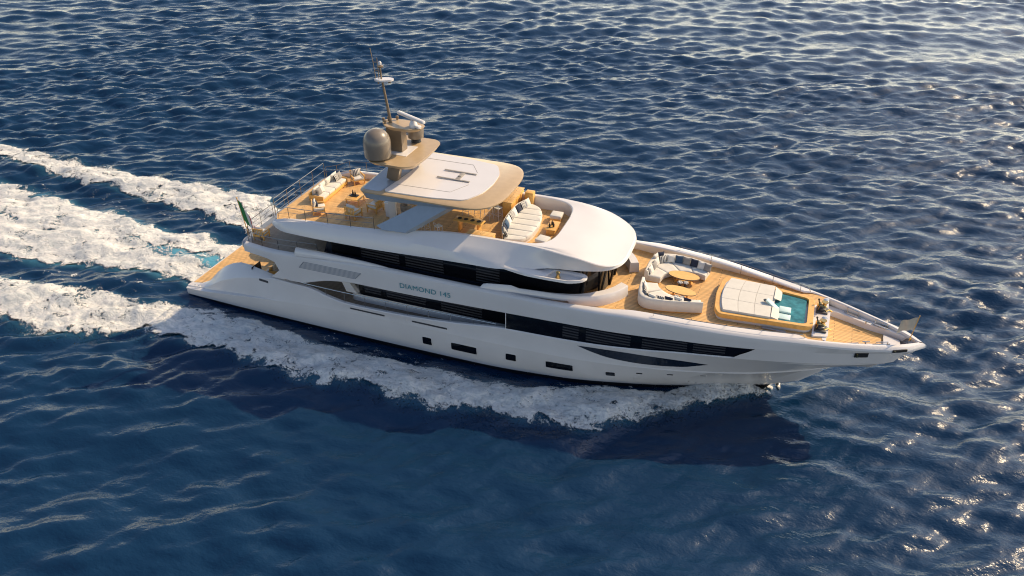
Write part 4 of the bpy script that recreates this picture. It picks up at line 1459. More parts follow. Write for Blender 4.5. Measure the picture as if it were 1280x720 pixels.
part('pool_spout', MB().box((36.6, -0.42, zt_(36.6) + 0.13), (0.75, 0.26, 0.10), rot=(0, 0.42, -0.4), bev=0.03), STEPW, pool)
part('spout_mouth', MB().lathe((36.25, -0.30, zt_(36.3) + 0.20), [(0.10, 0), (0.13, 0.05), (0.04, 0.09)], 12), DGREY, pool)

# plinth with the two windlasses
wpl = part('windlass_plinth', MB().prism(rpoly([(38.74, -1.95), (39.5, -1.75), (39.56, 0.7), (39.4, 0.95), (38.74, 1.05)], 0.1), lambda x, y: zu(x) - 0.02, lambda x, y: zu(x) + 0.09), WHITE)
for yy in (0.55, -1.22):
    zz = zu(39.1) + 0.09
    wl = part('windlass', MB().box((39.12, yy, zz + 0.05), (0.60, 0.62, 0.10), bev=0.04).lathe((39.1, yy - 0.02, zz + 0.08), [(0.20, 0), (0.20, 0.14), (0.12, 0.18), (0.12, 0.26)], 18), DGREY)
    part('drum', MB().lathe((39.18, yy + 0.05, zz + 0.28), [(0.16, 0), (0.10, 0.08), (0.10, 0.16), (0.17, 0.24), (0.17, 0.28)], 18), BRASS, wl)
    gp = MB().lathe((39.0, yy + 0.22, zz + 0.2), [(0.11, -0.16), (0.16, -0.1), (0.16, 0.1), (0.11, 0.16)], 16, (0, 1, 0))
    gp.tube([(38.9, yy - 0.2, zz + 0.1), (38.95, yy - 0.24, zz + 0.42), (39.2, yy - 0.26, zz + 0.46)], 0.035)
    gp.tube([(39.3, yy - 0.15, zz + 0.1), (39.45, yy + 0.05, zz + 0.12), (39.62, yy + 0.15, zz - 0.02)], 0.045)
    part('chain_wheel', gp, BRASS, wl)
    part('cover', MB().lathe((39.22, yy + 0.28, zz + 0.52), [(0.02, 0.06), (0.13, 0.04), (0.15, 0)][::-1], 14), STEEL, wl)
    part('control_lever', MB().tube([(39.0, yy + 0.1, zz + 0.2), (38.86, yy + 0.12, zz + 0.55)], 0.03).lathe((38.86, yy + 0.12, zz + 0.55), [(0.05, 0), (0.05, 0.08)], 8), BLACK, wl)
part('skylight', MB().box((36.9, -1.98, zu(37) + 0.05), (1.2, 0.16, 0.05), bev=0.02), GREY)

# ================================================================== FURNITURE ON THE DECKS
def resample(path, n):
    P = [Vector(p) for p in path]
    L = [0.0]
    for a, b in zip(P[:-1], P[1:]):
        L.append(L[-1] + (b - a).length)
    fx, fy = curve(L, [p.x for p in P]), curve(L, [p.y for p in P])
    return [(float(fx(t)), float(fy(t))) for t in np.linspace(0, L[-1], n)]


def wthing(name, label, cat, x, y, floor, group=None):
    o = thing(name, label, cat, (x, y, floor(x)), group=group)
    o['world_built'] = 1
    return o


def curved_sofa(label, outer, inner, segs):
    n = segs * 6 + 1
    O, I = resample(outer, n), resample(inner, n)
    cx = sum(p[0] for p in O) / n; cy = sum(p[1] for p in O) / n
    t = wthing('curved_sofa', label, 'sofa', cx, cy, zu, 'curved sofas on the fore deck')
    sh = lambda A, B, k: [(a[0] * (1 - k) + b[0] * k, a[1] * (1 - k) + b[1] * k) for a, b in zip(A, B)]
    build('plinth', MB().prism(sh(O, I, 0.06) + sh(O, I, 0.9)[::-1], lambda x, y: zu(x) + 0.0, lambda x, y: zu(x) + 0.09), WOOD, t)
    build('base', MB().prism(O + I[::-1], lambda x, y: zu(x) + 0.09, lambda x, y: zu(x) + 0.24), CUSH, t)
    # upholstered back with a soft top edge
    b0, b1 = sh(O, I, -0.02), sh(O, I, 0.24)
    rows_ = [[(x, y, zu(x) + 0.22) for x, y in b0], [(x, y, zu(x) + 0.66) for x, y in b0], [(x, y, zu(x) + 0.73) for x, y in sh(O, I, 0.03)],
             [(x, y, zu(x) + 0.73) for x, y in sh(O, I, 0.13)], [(x, y, zu(x) + 0.68) for x, y in sh(O, I, 0.19)], [(x, y, zu(x) + 0.40) for x, y in b1], [(x, y, zu(x) + 0.22) for x, y in b1]]
    m = MB().rows(rows_)
    m.fan([rw[0] for rw in rows_]); m.fan([rw[-1] for rw in rows_])
    build('backrest', m, CUSH, t, 50)
    for k in range(segs):
        a, b = k * 6, k * 6 + 7
        so, si = sh(O, I, 0.25)[a:b], sh(O, I, 1.02)[a:b]
        e = 0.012
        poly = so + si[::-1]
        c_ = (sum(p[0] for p in poly) / len(poly), sum(p[1] for p in poly) / len(poly))
        inset = lambda f: [(p[0] + (c_[0] - p[0]) * f, p[1] + (c_[1] - p[1]) * f) for p in poly]
        R_ = [[(x, y, zu(x) + 0.24) for x, y in inset(0.03)], [(x, y, zu(x) + 0.27) for x, y in inset(0.012)], [(x, y, zu(x) + 0.38) for x, y in inset(0.012)], [(x, y, zu(x) + 0.42) for x, y in inset(0.05)], [(x, y, zu(x) + 0.435) for x, y in inset(0.3)]]
        m = MB().rows([q + [q[0]] for q in R_])
        m.fan(R_[-1])
        build('seat_cushion', m, CUSH, t, 60)
    return t


curved_sofa('white curved sofa on the far side of the fore deck, lined with pillows',
            [(29.62, 0.45), (29.62, 1.3), (29.72, 2.1), (30.15, 2.62), (30.9, 2.78), (31.9, 2.68), (33.0, 2.32)],
            [(30.52, 0.38), (30.62, 0.85), (30.88, 1.2), (31.15, 1.42), (31.65, 1.60), (32.3, 1.64), (32.85, 1.48)], 4)
curved_sofa('white curved sofa on the near side of the fore deck, its back towards the rail',
            [(29.62, -0.30), (29.70, -1.2), (29.86, -2.0), (30.35, -2.34), (31.2, -2.28), (32.2, -2.05), (33.22, -1.78)],
            [(30.50, -0.16), (30.62, -0.50), (30.90, -0.80), (31.28, -1.06), (31.9, -1.18), (32.5, -1.18), (33.02, -1.08)], 4)


def oval_table(label, pts, rot, a, b):
    x, y = pts
    t = thing('oval_table', label, 'table', (x, y, zu(x)), (0, 0, rot), 'oval tables of the fore deck')
    el = lambda k: [(a * k * math.cos(2 * math.pi * i / 32) * (abs(math.cos(2 * math.pi * i / 32)) ** 0.0), b * k * math.sin(2 * math.pi * i / 32)) for i in range(32)]
    build('tabletop', MB().prism(el(1.0), 0.40, 0.43).prism(el(0.97), 0.372, 0.3995), TABLE, t)
    build('rim', MB().tube([(p[0], p[1], 0.40) for p in el(1.0)], 0.022, 6, closed=True), DARKGOLD, t)
    for s in (-0.45, 0.45):
        build('leg', MB().lathe((s * a, 0, 0), [(0.16, 0), (0.16, 0.02), (0.05, 0.05), (0.05, 0.37)], 14), WOOD, t)
    return t


oval_table('oval teak table inside the far curved sofa', (31.72, 1.12), -0.02, 0.86, 0.42)
oval_table('pointed oval teak table inside the near curved sofa', (31.83, -0.48), -0.13, 0.86, 0.38)

STOOLTOP = stripe_mat('stool_fabric', (0.10, 0.11, 0.13), (0.7, 0.67, 0.62), 4.0, 'X', 1.0)
st_defs = [(31.62, 0.50, 'small grey striped stool at the far oval table, nearer the stern'), (31.93, 0.56, 'small grey striped stool at the far oval table, nearer the bow'),
           (31.70, -1.00, 'small grey striped stool between near table and near sofa, sternward'), (32.0, -0.97, 'small grey striped stool between near table and near sofa, bowward')]
st0 = None
for x, y, lab in st_defs:
    if st0 is None:
        st0 = thing('stool', lab, 'stool', (x, y, zu(x)), group='small stools at the oval tables')
        build('seat', MB().lathe((0, 0, 0.26), [(0.11, 0), (0.145, 0.02), (0.15, 0.06), (0.12, 0.10), (0.02, 0.11)], 16), STOOLTOP, st0)
        build('base', MB().lathe((0, 0, 0), [(0.12, 0), (0.12, 0.02), (0.08, 0.05), (0.09, 0.26)], 16), DGREY, st0)
    else:
        copy_thing(st0, lab, (x, y, zu(x)), (0, 0, x * 3))


def pillow(label, x, y, z, face, material, size=0.46, lean=22, group=None, spin=0.0):
    mb = MB().pillow((0, 0, 0), (size, size, 0.17))
    me = build('throw_pillow', mb, material, None, 75)
    me.location = (x, y, z)
    me.rotation_euler = (math.radians(90 - lean), spin, math.radians(face + 90))
    me['label'] = label
    me['category'] = 'pillow'
    if group:
        me['group'] = group
    return me


GF = 'throw pillows on the far curved sofa'
fp = [(29.90, 0.80, -10, PCREAM, 'cream throw pillow at the stern end of the far curved sofa'),
      (29.98, 1.25, -12, PGREY, 'grey throw pillow with dark centre, second from stern on far sofa'),
      (30.03, 1.70, -22, PCREAM, 'cream pillow between grey and striped pillows on the far sofa'),
      (30.28, 2.10, -48, PSTRIPE, 'dark striped throw pillow in the corner of the far curved sofa'),
      (30.72, 2.33, -72, PCREAM, 'cream pillow between the striped and blue pillows on far sofa'),
      (31.18, 2.40, -86, PBLUE, 'dark blue throw pillow in the middle of the far sofa back'),
      (31.62, 2.36, -95, PGREY, 'plain grey pillow between the blue and navy pillows, far sofa'),
      (32.06, 2.28, -102, PNAVY, 'navy throw pillow towards the bow end of the far curved sofa'),
      (32.48, 2.14, -105, PCREAM, 'cream pillow beside the navy pillow at the far sofa bow end'),
      (32.84, 2.02, -106, PGREY, 'grey beige pillow at the very bow end of the far sofa')]
for x, y, a, m_, lab in fp:
    pillow(lab, x, y, zu(x) + 0.63, a, m_, 0.46, 20, GF)
for x, y, a, m_, lab in [(30.12, 2.32, -55, PNAVY, 'black pillow tucked behind the others in far sofa corner'),
                         (29.90, 2.02, -25, PCREAM, 'cream pillow propped behind the grey pillow on far sofa')]:
    pillow(lab, x, y, zu(x) + 0.76, a, m_, 0.42, 12, GF)
GN = 'throw pillows on the near curved sofa'
for x, y, a, m_, lab in [(29.98, -0.95, 12, PCREAM, 'cream throw pillow at the stern end of the near sofa'),
                         (30.08, -1.38, 15, PSTRIPE, 'black and white pillow near the stern of the near sofa'),
                         (30.22, -1.78, 35, PSTRIPE, 'black and white pillow in the corner of the near sofa'),
                         (30.58, -2.00, 70, PCREAM, 'cream pillow beside the corner pillow of the near sofa'),
                         (31.02, -2.00, 82, PSTRIPE, 'black and white pillow midway along the near sofa back'),
                         (31.45, -1.93, 82, PNAVY, 'navy pillow just bowward of the middle of near sofa'),
                         (31.92, -1.82, 78, PCREAM, 'cream pillow between the two navy pillows of near sofa'),
                         (32.40, -1.72, 76, PNAVY, 'navy throw pillow towards the bow end of near sofa')]:
    pillow(lab, x, y, zu(x) + 0.63, a, m_, 0.46, 20, GN)

# sun pad: three by three cushions and three sloping headrests beside the pool
sp_ = wthing('sun_pad', 'large white quilted sun pad of square cushions beside the pool', 'sun pad', 35.5, -0.15, zu)
yb = lambda x, k: (-1.72 + 0.035 * (x - 34.2)) + ((1.58 - 0.03 * (x - 34.2)) - (-1.72 + 0.035 * (x - 34.2))) * k
xa_ = lambda k: 34.22 - 0.22 * (1 - (2 * k - 1) ** 2)
for i in range(3):
    for j in range(3):
        k0, k1 = j / 3, (j + 1) / 3
        x0, x1 = 34.24 + i * 0.79, 34.24 + (i + 1) * 0.79
        def X_(x, k):
            return x - 0.24 * (1 - (2 * k - 1) ** 2) * (1 - (x - 34.24) / 2.6)
        poly = []
        for k in np.linspace(k0, k1, 5):
            poly.append((X_(x0, k) , yb(x0, k)))
        for k in np.linspace(k1, k0, 5):
            poly.append((X_(x1, k), yb(x1, k)))
        cx, cy = sum(p[0] for p in poly) / 10, sum(p[1] for p in poly) / 10
        ins = lambda f: [(p[0] + (cx - p[0]) * f, p[1] + (cy - p[1]) * f) for p in poly]
        R_ = [[(x, y, zt_(x) - 0.02) for x, y in ins(0.012)], [(x, y, zt_(x) + 0.10) for x, y in ins(0.012)], [(x, y, zt_(x) + 0.113) for x, y in ins(0.025)], [(x, y, zt_(x) + 0.116) for x, y in ins(0.4)]]
        m = MB().rows([q + [q[0]] for q in R_])
        m.fan(R_[-1])
        build('cushion', m, CUSH, sp_, 60)
for (ka, kb) in ((0.02, 0.36), (0.60, 0.98)):
    x0 = 36.64
    q0 = [(x0, yb(x0, ka), zt_(x0) - 0.02), (x0, yb(x0, kb), zt_(x0) - 0.02), (x0, yb(x0, kb), zt_(x0) + 0.115), (x0, yb(x0, ka), zt_(x0) + 0.115)]
    x1 = 37.02
    mdk = 0.08
    q1 = [(x1, yb(x1, ka + mdk * (ka > 0.5)), zt_(x1) - 0.08), (x1, yb(x1, kb - mdk * (ka > 0.5)), zt_(x1) - 0.08), (x1 - 0.02, yb(x1, kb - mdk * (ka > 0.5)), zt_(x1) - 0.0), (x1 - 0.02, yb(x1, ka), zt_(x1) - 0.0)]
    m = MB().rows([q0 + [q0[0]], q1 + [q1[0]]])
    m.fan(q0); m.fan(q1)
    build('headrest', m, CUSH, sp_, 40)

# ---- sun deck aft: sofa, armchairs, tables
TILT = -math.atan(0.032)


def sofa(label, x, y, rz, w, d_, n, floor, group=None, name='sofa'):
    t = thing(name, label, 'sofa', (x, y, floor(x)), (0, 0, rz), group)
    build('base', MB().box((0, 0, 0.14), (d_, w, 0.20), bev=0.03), WOOD, t)
    build('back_frame', MB().box((-d_ / 2 + 0.05, 0, 0.36), (0.10, w, 0.5), bev=0.03), WOOD, t)
    for s in (-1, 1):
        build('arm', MB().box((0.0, s * (w / 2 - 0.04), 0.34), (d_, 0.09, 0.3), bev=0.03), WOOD, t)
    cw = (w - 0.2) / n
    for i in range(n):
        yy = -w / 2 + 0.1 + cw * (i + 0.5)
        build('seat_cushion', MB().box((0.06, yy, 0.34), (d_ - 0.16, cw - 0.012, 0.20), bev=0.05, seg=3), CUSH, t, 60)
        build('back_cushion', MB().pillow((-d_ / 2 + 0.24, yy, 0.64), (0.50, cw - 0.02, 0.24), (0, math.radians(-78), 0)), CUSH, t, 75)
    return t


def armchair(label, x, y, rz, floor, slat=True, group=None):
    t = thing('armchair', label, 'armchair', (x, y, floor(x)), (0, 0, rz), group)
    for sx in (-0.33, 0.33):
        for sy in (-0.34, 0.34):
            build('leg', MB().box((sx, sy, 0.16), (0.06, 0.06, 0.32), bev=0.01), WOOD, t)
    build('seat_frame', MB().box((0, 0, 0.27), (0.74, 0.74, 0.07), bev=0.015), WOOD, t)
    for s in (-1, 1):
        build('arm', MB().box((0.0, s * 0.36, 0.55), (0.74, 0.07, 0.05), bev=0.015).box((0.33, s * 0.36, 0.42), (0.05, 0.05, 0.24)), WOOD, t)
    bk = MB().box((-0.36, 0, 0.76), (0.05, 0.78, 0.07), bev=0.02).box((-0.36, 0, 0.34), (0.05, 0.76, 0.06), bev=0.02)
    for i in range(7):
        bk.box((-0.36, -0.33 + 0.11 * i, 0.54), (0.03, 0.045, 0.42))
    build('backrest', bk, WOOD, t)
    build('seat_cushion', MB().box((0.03, 0, 0.38), (0.68, 0.66, 0.16), bev=0.05, seg=3), CUSH, t, 60)
    build('back_cushion', MB().pillow((-0.24, 0, 0.66), (0.5, 0.66, 0.2), (0, math.radians(-75), 0)), CUSH, t, 75)
    return t


R = math.radians
sofa('long white sofa with teak frame facing forward on the after sun deck', 9.18, 0.85, 0.03, 3.05, 1.0, 4, zs)
for x, y, m_, lab in ((9.25, -0.28, PGREY, 'grey pillow at the near end of the long white sofa'), (9.22, 0.02, PCREAM, 'cream pillow beside the grey one at the sofa near end'),
                      (9.20, 1.78, PSTRIPE, 'black and white pillow near the far end of the long sofa'), (9.22, 2.12, PGREY, 'grey pillow at the far end of the long white sofa')):
    pillow(lab, x, y, zs(x) + 0.66, 0, m_, 0.46, 22, 'throw pillows on the long sofa of the sun deck')
armchair('teak armchair with black pillow near the sofa and the railing', 10.12, -1.78, R(35), zs, group='teak armchairs of the sun deck')
pillow('black pillow on the armchair nearest the railing', 10.02, -1.84, zs(10) + 0.68, 35, PNAVY, 0.42, 22)
armchair('teak armchair with striped pillow beyond the far end of the sofa', 10.15, 2.75, R(-40), zs, group='teak armchairs of the sun deck')
pillow('black and white pillow on the far armchair', 10.08, 2.80, zs(10) + 0.70, -40, PSTRIPE, 0.42, 20)
armchair('slatted teak armchair with its back to the railing', 12.42, -1.62, R(80), zs, group='teak armchairs of the sun deck')
armchair('boxy teak armchair with white cushion between slatted chair and white cabinet', 13.25, -0.50, R(172), zs, group='teak armchairs of the sun deck')

ct = thing('coffee_table', 'square teak coffee table in front of the long white sofa', 'table', (11.5, 0.12, zs(11.5)), (0, 0, 0.1))
build('tabletop', MB().box((0, 0, 0.40), (0.95, 0.95, 0.05), bev=0.015), WOOD, ct)
for sx in (-0.4, 0.4):
    for sy in (-0.4, 0.4):
        build('leg', MB().box((sx, sy, 0.19), (0.05, 0.05, 0.38)), WOOD, ct)
tray = thing('tray', 'black serving tray on the teak coffee table of the sun deck', 'tray', (11.42, 0.2, zs(11.5) + 0.43))
build('plate', MB().box((0, 0, 0.015), (0.55, 0.34, 0.03), bev=0.01), BLACK, tray)
for s in (-1, 1):
    build('handle', MB().tube([(s * 0.27, -0.08, 0.02), (s * 0.29, -0.06, 0.07), (s * 0.29, 0.06, 0.07), (s * 0.27, 0.08, 0.02)], 0.012), BLACK, tray)


def bottle(label, x, y, z, group):
    o = build('bottle', MB().lathe((0, 0, 0), [(0.05, 0), (0.055, 0.02), (0.055, 0.17), (0.022, 0.24), (0.02, 0.31), (0.024, 0.32)], 14), BLACK)
    o.location = (x, y, z); o['label'] = label; o['category'] = 'bottle'; o['group'] = group
    return o


for i, (x, y) in enumerate(((11.32, 0.24), (11.52, 0.17))):
    bottle(('dark bottle on the coffee table tray, nearer the sofa', 'dark bottle on the coffee table tray, farther from the sofa')[i], x, y, zs(11.5) + 0.465, 'bottles on the coffee table tray')

cab = thing('white_cabinet', 'white pedestal cabinet standing under the after edge of the hard top', 'cabinet', (14.5, -0.75, zs(14.5)), (0, 0, 0.1))
build('body', MB().box((0, 0, 0.45), (0.58, 0.5, 0.9), bev=0.03), WHITE, cab)
build('worktop', MB().box((0, 0, 0.925), (0.66, 0.56, 0.04), bev=0.01), PLATE, cab)
build('tap', MB().tube([(0.0, 0.12, 0.94), (0.0, 0.12, 1.2), (0.0, 0.0, 1.24), (0, -0.06, 1.16)], 0.022), BLACK, cab)
tub_ = thing('tub_chair', 'round beige tub chair in the shade beside the side plate', 'chair', (15.35, -0.45, zs(15.35)))
pr_ = []
shell = MB()
for k in range(15):
    a = R(120 + 20 * k * 0.9 - 10)
    pr_.append((0.34 * math.cos(a), 0.34 * math.sin(a)))
rows_ = [[(x, y, 0.12) for x, y in pr_], [(x * 1.08, y * 1.08, 0.45) for x, y in pr_], [(x * 1.1, y * 1.1, 0.72) for x, y in pr_], [(x * 0.95, y * 0.95, 0.76) for x, y in pr_], [(x * 0.85, y * 0.85, 0.7) for x, y in pr_], [(x * 0.8, y * 0.8, 0.3) for x, y in pr_]]
build('shell', shell.rows(rows_), PGREY, tub_, 50)
build('seat', MB().lathe((0, 0, 0.10), [(0.33, 0), (0.36, 0.06), (0.36, 0.28), (0.3, 0.33), (0.02, 0.35)], 20), PCREAM, tub_, 50)

# ---- under the hard top: dining table, bar, stools
dt = thing('dining_table', 'teak dining table laid with plates under the hard top', 'table', (19.75, -1.25, zs(19.75)), (0, 0, -0.05))
build('tabletop', MB().box((0, 0, 0.73), (1.75, 0.62, 0.06), bev=0.02), WOOD, dt)
for s in (-0.6, 0.6):
    build('leg', MB().box((s, 0, 0.35), (0.12, 0.4, 0.7), bev=0.02), WOOD, dt)
for i in range(4):
    p_ = build('plate', MB().lathe((0, 0, 0), [(0.07, 0), (0.13, 0.015), (0.135, 0.022), (0.07, 0.012)], 18), BLACK)
    p_.location = (19.15 + 0.4 * i, -1.22 - 0.02 * i, zs(19.3 + 0.4 * i) + 0.764)
    p_['label'] = 'dark round plate set on the teak dining table'
    p_['category'] = 'plate'
    p_['group'] = 'plates on the dining table'
bar = thing('bar_counter', 'tall teak bar counter on the far side beneath the hard top', 'bar', (21.15, 1.9, zs(21.15)), (0, 0, 0))
build('body', MB().box((0, 0.15, 0.5), (0.55, 2.1, 1.0), bev=0.02), WOOD, bar)
build('worktop', MB().box((-0.03, 0.15, 1.02), (0.7, 2.2, 0.05), bev=0.015), TEAK, bar)
for i, yy in enumerate((-0.5, 0.2, 0.9)):
    build('door', MB().box((0.285, yy, 0.48), (0.02, 0.62, 0.85), bev=0.008), WOOD, bar)
lcab = thing('low_cabinet', 'low teak cabinet against the near coaming beside the dining table', 'cabinet', (21.0, -2.55, zs(21)))
build('body', MB().box((0, 0, 0.38), (1.5, 0.5, 0.76), bev=0.02), WOOD, lcab)
build('worktop', MB().box((0, 0, 0.78), (1.56, 0.56, 0.04), bev=0.01), TEAK, lcab)
tcab = thing('tall_cabinet', 'tall dark teak cabinet behind the bar at the far coaming', 'cabinet', (22.0, 2.62, zs(22)))
build('body', MB().box((0, 0, 0.55), (0.5, 0.42, 1.1), bev=0.02), WOOD, tcab)
build('door', MB().box((0, -0.215, 0.55), (0.42, 0.02, 0.95), bev=0.008), WOOD, tcab)
bs0 = None
for i, (x, y, lab) in enumerate(((18.7, 0.75, 'thin white bar stool farthest aft of the row under the hard top'), (19.4, 0.72, 'thin white bar stool second from aft in the row of four'),
                                 (20.15, 0.62, 'thin white bar stool third from aft in the row of four'), (20.7, 0.75, 'thin white bar stool at the forward end, nearest the bar'))):
    if bs0 is None:
        bs0 = thing('bar_stool', lab, 'bar stool', (x, y, zs(x)), group='bar stools under the hard top')
        for sx in (-1, 1):
            for sy in (-1, 1):
                build('leg', MB().tube([(sx * 0.2, sy * 0.2, 0), (sx * 0.15, sy * 0.15, 0.72)], 0.016), WHITE, bs0)
        build('seat', MB().box((0, 0, 0.73), (0.38, 0.38, 0.06), bev=0.025), CUSH, bs0)
        build('footrest', MB().tube([(-0.18, -0.18, 0.28), (0.18, -0.18, 0.28), (0.18, 0.18, 0.28), (-0.18, 0.18, 0.28)], 0.012, closed=True), WHITE, bs0)
        build('backrest', MB().tube([(-0.16, -0.17, 0.74), (-0.2, -0.17, 1.0), (-0.2, 0.17, 1.0), (-0.16, 0.17, 0.74)], 0.016), WHITE, bs0)
    else:
        copy_thing(bs0, lab, (x, y, zs(x)), (0, 0, R((20, -15, 70)[i - 1])))
sh_ = [(17.3, -1.9, 'wooden dining chair with white frame aft of the dining table'), (18.2, -2.1, 'wooden dining chair with white frame at the table corner')]
for x, y, lab in sh_:
    copy_thing(bs0, lab, (x, y, zs(x) - 0.0), (0, 0, R(60)), 'dining chairs').scale = (1.0, 1.0, 0.8)

# ---- forward sun deck: big sun bed, poufs, low table
bedp = [(21.62, -1.95), (22.25, -2.17), (23.1, -1.85), (23.42, -1.2), (23.5, 0.1), (23.28, 1.3), (22.95, 2.0), (22.45, 2.35), (21.95, 2.42), (21.62, 1.6), (21.5, 0.3)]
bedp = [(22.2, -2.2), (23.15, -1.95), (23.45, -1.1), (23.48, 0.1), (23.28, 1.2), (22.9, 2.0), (22.3, 2.35), (21.92, 2.35), (21.62, 1.5), (21.56, 0.3), (21.66, -0.8), (21.9, -1.7)]
bp = rpoly(bedp, 0.3, 3)
bed = wthing('sun_bed', 'big rounded white sun bed with pillows along its after edge', 'sun bed', 22.5, 0.1, zs)
cx, cy = 22.5, 0.1
ins = lambda f: [(p[0] + (cx - p[0]) * f, p[1] + (cy - p[1]) * f) for p in bp]
build('base', MB().prism(ins(0.04), lambda x, y: zs(x), lambda x, y: zs(x) + 0.22), WHITE, bed)
# mattress split into cross strips
def clip_poly(poly, ya, yb_):
    def half(P, c, keep_above):
        out = []
        for i in range(len(P)):
            a, b = P[i - 1], P[i]
            ia, ib = (a[1] >= c) == keep_above, (b[1] >= c) == keep_above
            if ia != ib:
                t = (c - a[1]) / (b[1] - a[1])
                out.append((a[0] + (b[0] - a[0]) * t, c))
            if ib:
                out.append(b)
        return out
    return half(half(poly, ya, True), yb_, False)
N = 7
for i in range(N):
    ya, yb2 = -2.25 + i * 4.62 / N, -2.25 + (i + 1) * 4.62 / N
    P_ = clip_poly(bp, ya + 0.008, yb2 - 0.008)
    if len(P_) < 3:
        continue
    mx_, my_ = sum(p[0] for p in P_) / len(P_), sum(p[1] for p in P_) / len(P_)
    i2 = lambda f: [(p[0] + (mx_ - p[0]) * f, p[1] + (my_ - p[1]) * f) for p in P_]
    m = MB().rows([q + [q[0]] for q in ([(x, y, zs(x) + 0.22) for x, y in P_], [(x, y, zs(x) + 0.40) for x, y in P_], [(x, y, zs(x) + 0.44) for x, y in i2(0.06)], [(x, y, zs(x) + 0.45) for x, y in i2(0.3)])])
    m.fan([(x, y, zs(x) + 0.45) for x, y in i2(0.3)])
    build('mattress', m, CUSH, bed, 60)
hb_ = resample([(22.15, -2.15), (21.86, -1.6), (21.62, -0.8), (21.52, 0.3), (21.58, 1.5), (21.88, 2.36)], 25)
m = MB().rows([[(x, y, zs(x)) for x, y in hb_], [(x - 0.02, y, zs(x) + 0.72) for x, y in hb_], [(x + 0.06, y, zs(x) + 0.72) for x, y in hb_], [(x + 0.07, y, zs(x) + 0.2) for x, y in hb_]])
build('headboard', m, CUSH, bed, 50)
GB = 'throw pillows along the sun bed'
for k, (x, y, a, m_, lab) in enumerate(((22.14, -1.78, 25, PSTRIPE, 'black and white pillow at the near end of the sun bed'),
                         (21.98, -1.38, 22, PNAVY, 'navy pillow second from the near end of the sun bed'),
                         (21.88, -0.85, 14, PBLUE, 'blue throw pillow third from the near end of sun bed'),
                         (21.82, -0.38, 6, PCREAM, 'cream pillow just beyond the blue pillow on the sun bed'),
                         (21.78, 0.12, 0, PSTRIPE, 'black and white pillow at the middle of the sun bed'),
                         (21.78, 0.62, -2, PCREAM, 'cream pillow just beyond the sun bed middle'),
                         (21.82, 1.15, -8, PNAVY, 'navy pillow third from the far end of sun bed'),
                         (21.92, 1.62, -12, PSTRIPE, 'black and white pillow second from far end of sun bed'),
                         (22.06, 2.02, -16, PCREAM, 'cream pillow at the far end of the sun bed'))):
    pillow(lab, x, y, zs(x) + 0.66, a, m_, 0.48, 24, GB)


def pouf(label, x, y, rz):
    t = thing('pouf', label, 'pouf', (x, y, zs(x)), (0, 0, rz), 'square poufs of the forward sun deck')
    build('base', MB().box((0, 0, 0.12), (0.62, 0.62, 0.2), bev=0.02), WOOD, t)
    build('cushion', MB().box((0, 0, 0.32), (0.68, 0.68, 0.22), bev=0.06, seg=3), CUSH, t, 60)
    return t


pouf('square white pouf at the far side of the low table', 24.0, 1.62, 0.03)
pouf('square white pouf at the near side of the low table', 24.18, -1.40, -0.15)
lt = thing('low_table', 'low teak table between the two white poufs', 'table', (24.2, 0.28, zs(24.2)), (0, 0, 0.04))
build('tabletop', MB().box((0, 0, 0.33), (0.62, 1.15, 0.06), bev=0.015), WOOD, lt)
build('base', MB().box((0, 0, 0.15), (0.5, 1.0, 0.30), bev=0.01), WOOD, lt)
for i, (x, y) in enumerate(((24.15, 0.32), (24.3, 0.12), (24.1, 0.02))):
    bottle(('dark bottle on the low table, farthest of three', 'dark bottle on the low table, nearest the windscreen', 'dark bottle on the low table, nearest the sun bed')[i], x, y, zs(24.2) + 0.362, 'bottles on the low table')

# ---- upper deck aft and cockpit
armchair('slatted teak armchair alone on the upper after deck by the rail', 6.15, -2.55, R(95), zu)
sofa('white sofa in the shaded cockpit of the main deck', 6.6, -0.9, 0, 3.2, 0.95, 3, zm)
sofa('white sofa in the shade of the upper after deck', 9.4, 0.6, math.pi, 2.8, 0.95, 3, zu)

# ---- flags
FLAG = bpy.data.materials.new('flag_cloth')
FLAG.use_nodes = True
_nt = FLAG.node_tree
_b = _nt.nodes['Principled BSDF']
_b.inputs['Roughness'].default_value = 0.8
_tc = _nt.nodes.new('ShaderNodeTexCoord')
_sx = _nt.nodes.new('ShaderNodeSeparateXYZ')
_at = _nt.nodes.new('ShaderNodeAttribute')
_at.attribute_name = 'fly'
_rp = _nt.nodes.new('ShaderNodeValToRGB')
_rp.color_ramp.interpolation = 'CONSTANT'
_rp.color_ramp.elements[0].color = (0.01, 0.20, 0.05, 1)
_rp.color_ramp.elements[1].position = 0.55
_rp.color_ramp.elements[1].color = (0.7, 0.68, 0.62, 1)
_e = _rp.color_ramp.elements.new(0.78)
_e.color = (0.5, 0.02, 0.03, 1)
_nt.links.new(_at.outputs['Fac'], _rp.inputs['Fac'])
_nt.links.new(_rp.outputs['Color'], _b.inputs['Base Color'])
JACK = mat('jack_cloth', (0.55, 0.48, 0.38), 0.8, var=0.08)


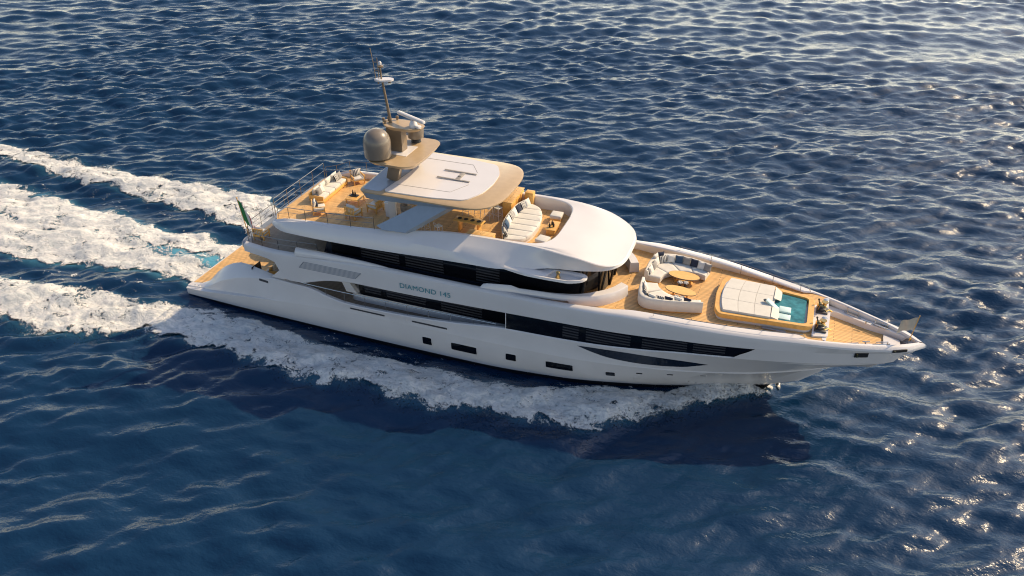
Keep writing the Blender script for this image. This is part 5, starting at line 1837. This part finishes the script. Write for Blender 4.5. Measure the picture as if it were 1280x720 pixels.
def flag_mesh(p_top, hoist, fly, droop, n=14, thick=0.012):
    """cloth in the plane hoist (down) x fly, falling in soft folds; both faces real"""
    vs_, fs, at = [], [], []
    for side in (0, 1):
        for i in range(n + 1):
            for j in range(n + 1):
                a, b = i / n, j / n
                wv = 0.09 * math.sin(b * 9 + a * 2.0) * b
                x = fly[0] * b + hoist[0] * a
                y = fly[1] * b + hoist[1] * a + wv + side * thick
                z = fly[2] * b + hoist[2] * a - droop * b * b * (1 - 0.3 * a)
                vs_.append((p_top[0] + x, p_top[1] + y, p_top[2] + z))
                at.append(b)
        o = side * (n + 1) ** 2
        for i in range(n):
            for j in range(n):
                q = (o + i * (n + 1) + j, o + (i + 1) * (n + 1) + j, o + (i + 1) * (n + 1) + j + 1, o + i * (n + 1) + j + 1)
                fs.append(q if side else q[::-1])
    return vs_, fs, at


def flag_cloth(parent, material, *a):
    vs_, fs, at = flag_mesh(*a)
    me = bpy.data.meshes.new('cloth')
    me.from_pydata(vs_, [], fs)
    me.polygons.foreach_set('use_smooth', [True] * len(fs))
    q = me.attributes.new('fly', 'FLOAT', 'POINT')
    q.data.foreach_set('value', at)
    me.materials.append(material)
    o = bpy.data.objects.new('cloth', me)
    COL.objects.link(o)
    o.parent = parent
    return o


en = thing('stern_flag', 'green white and red flag on a raked staff at the stern rail', 'flag', (5.22, -2.62, zu(5.2)))
build('staff', MB().tube([(0, 0, 0.1), (-0.35, 0.0, 2.55)], 0.028).lathe((-0.35, 0, 2.55), [(0.05, 0), (0.05, 0.05), (0.01, 0.08)], 8), WOOD, en)
flag_cloth(en, FLAG, (-0.34, 0.0, 2.45), (0.16, 0, -1.35), (0.95, -0.25, -0.25), 1.0)
jk = thing('bow_flag', 'small pale flag on a short staff at the bow tip', 'flag', (43.45, 0, 5.15))
build('staff', MB().tube([(0, 0, 0), (0.12, 0, 1.6)], 0.022), WOOD, jk)
flag_cloth(jk, JACK, (0.11, 0.0, 1.5), (-0.06, 0, -0.75), (-0.72, 0.05, -0.35), 0.12)
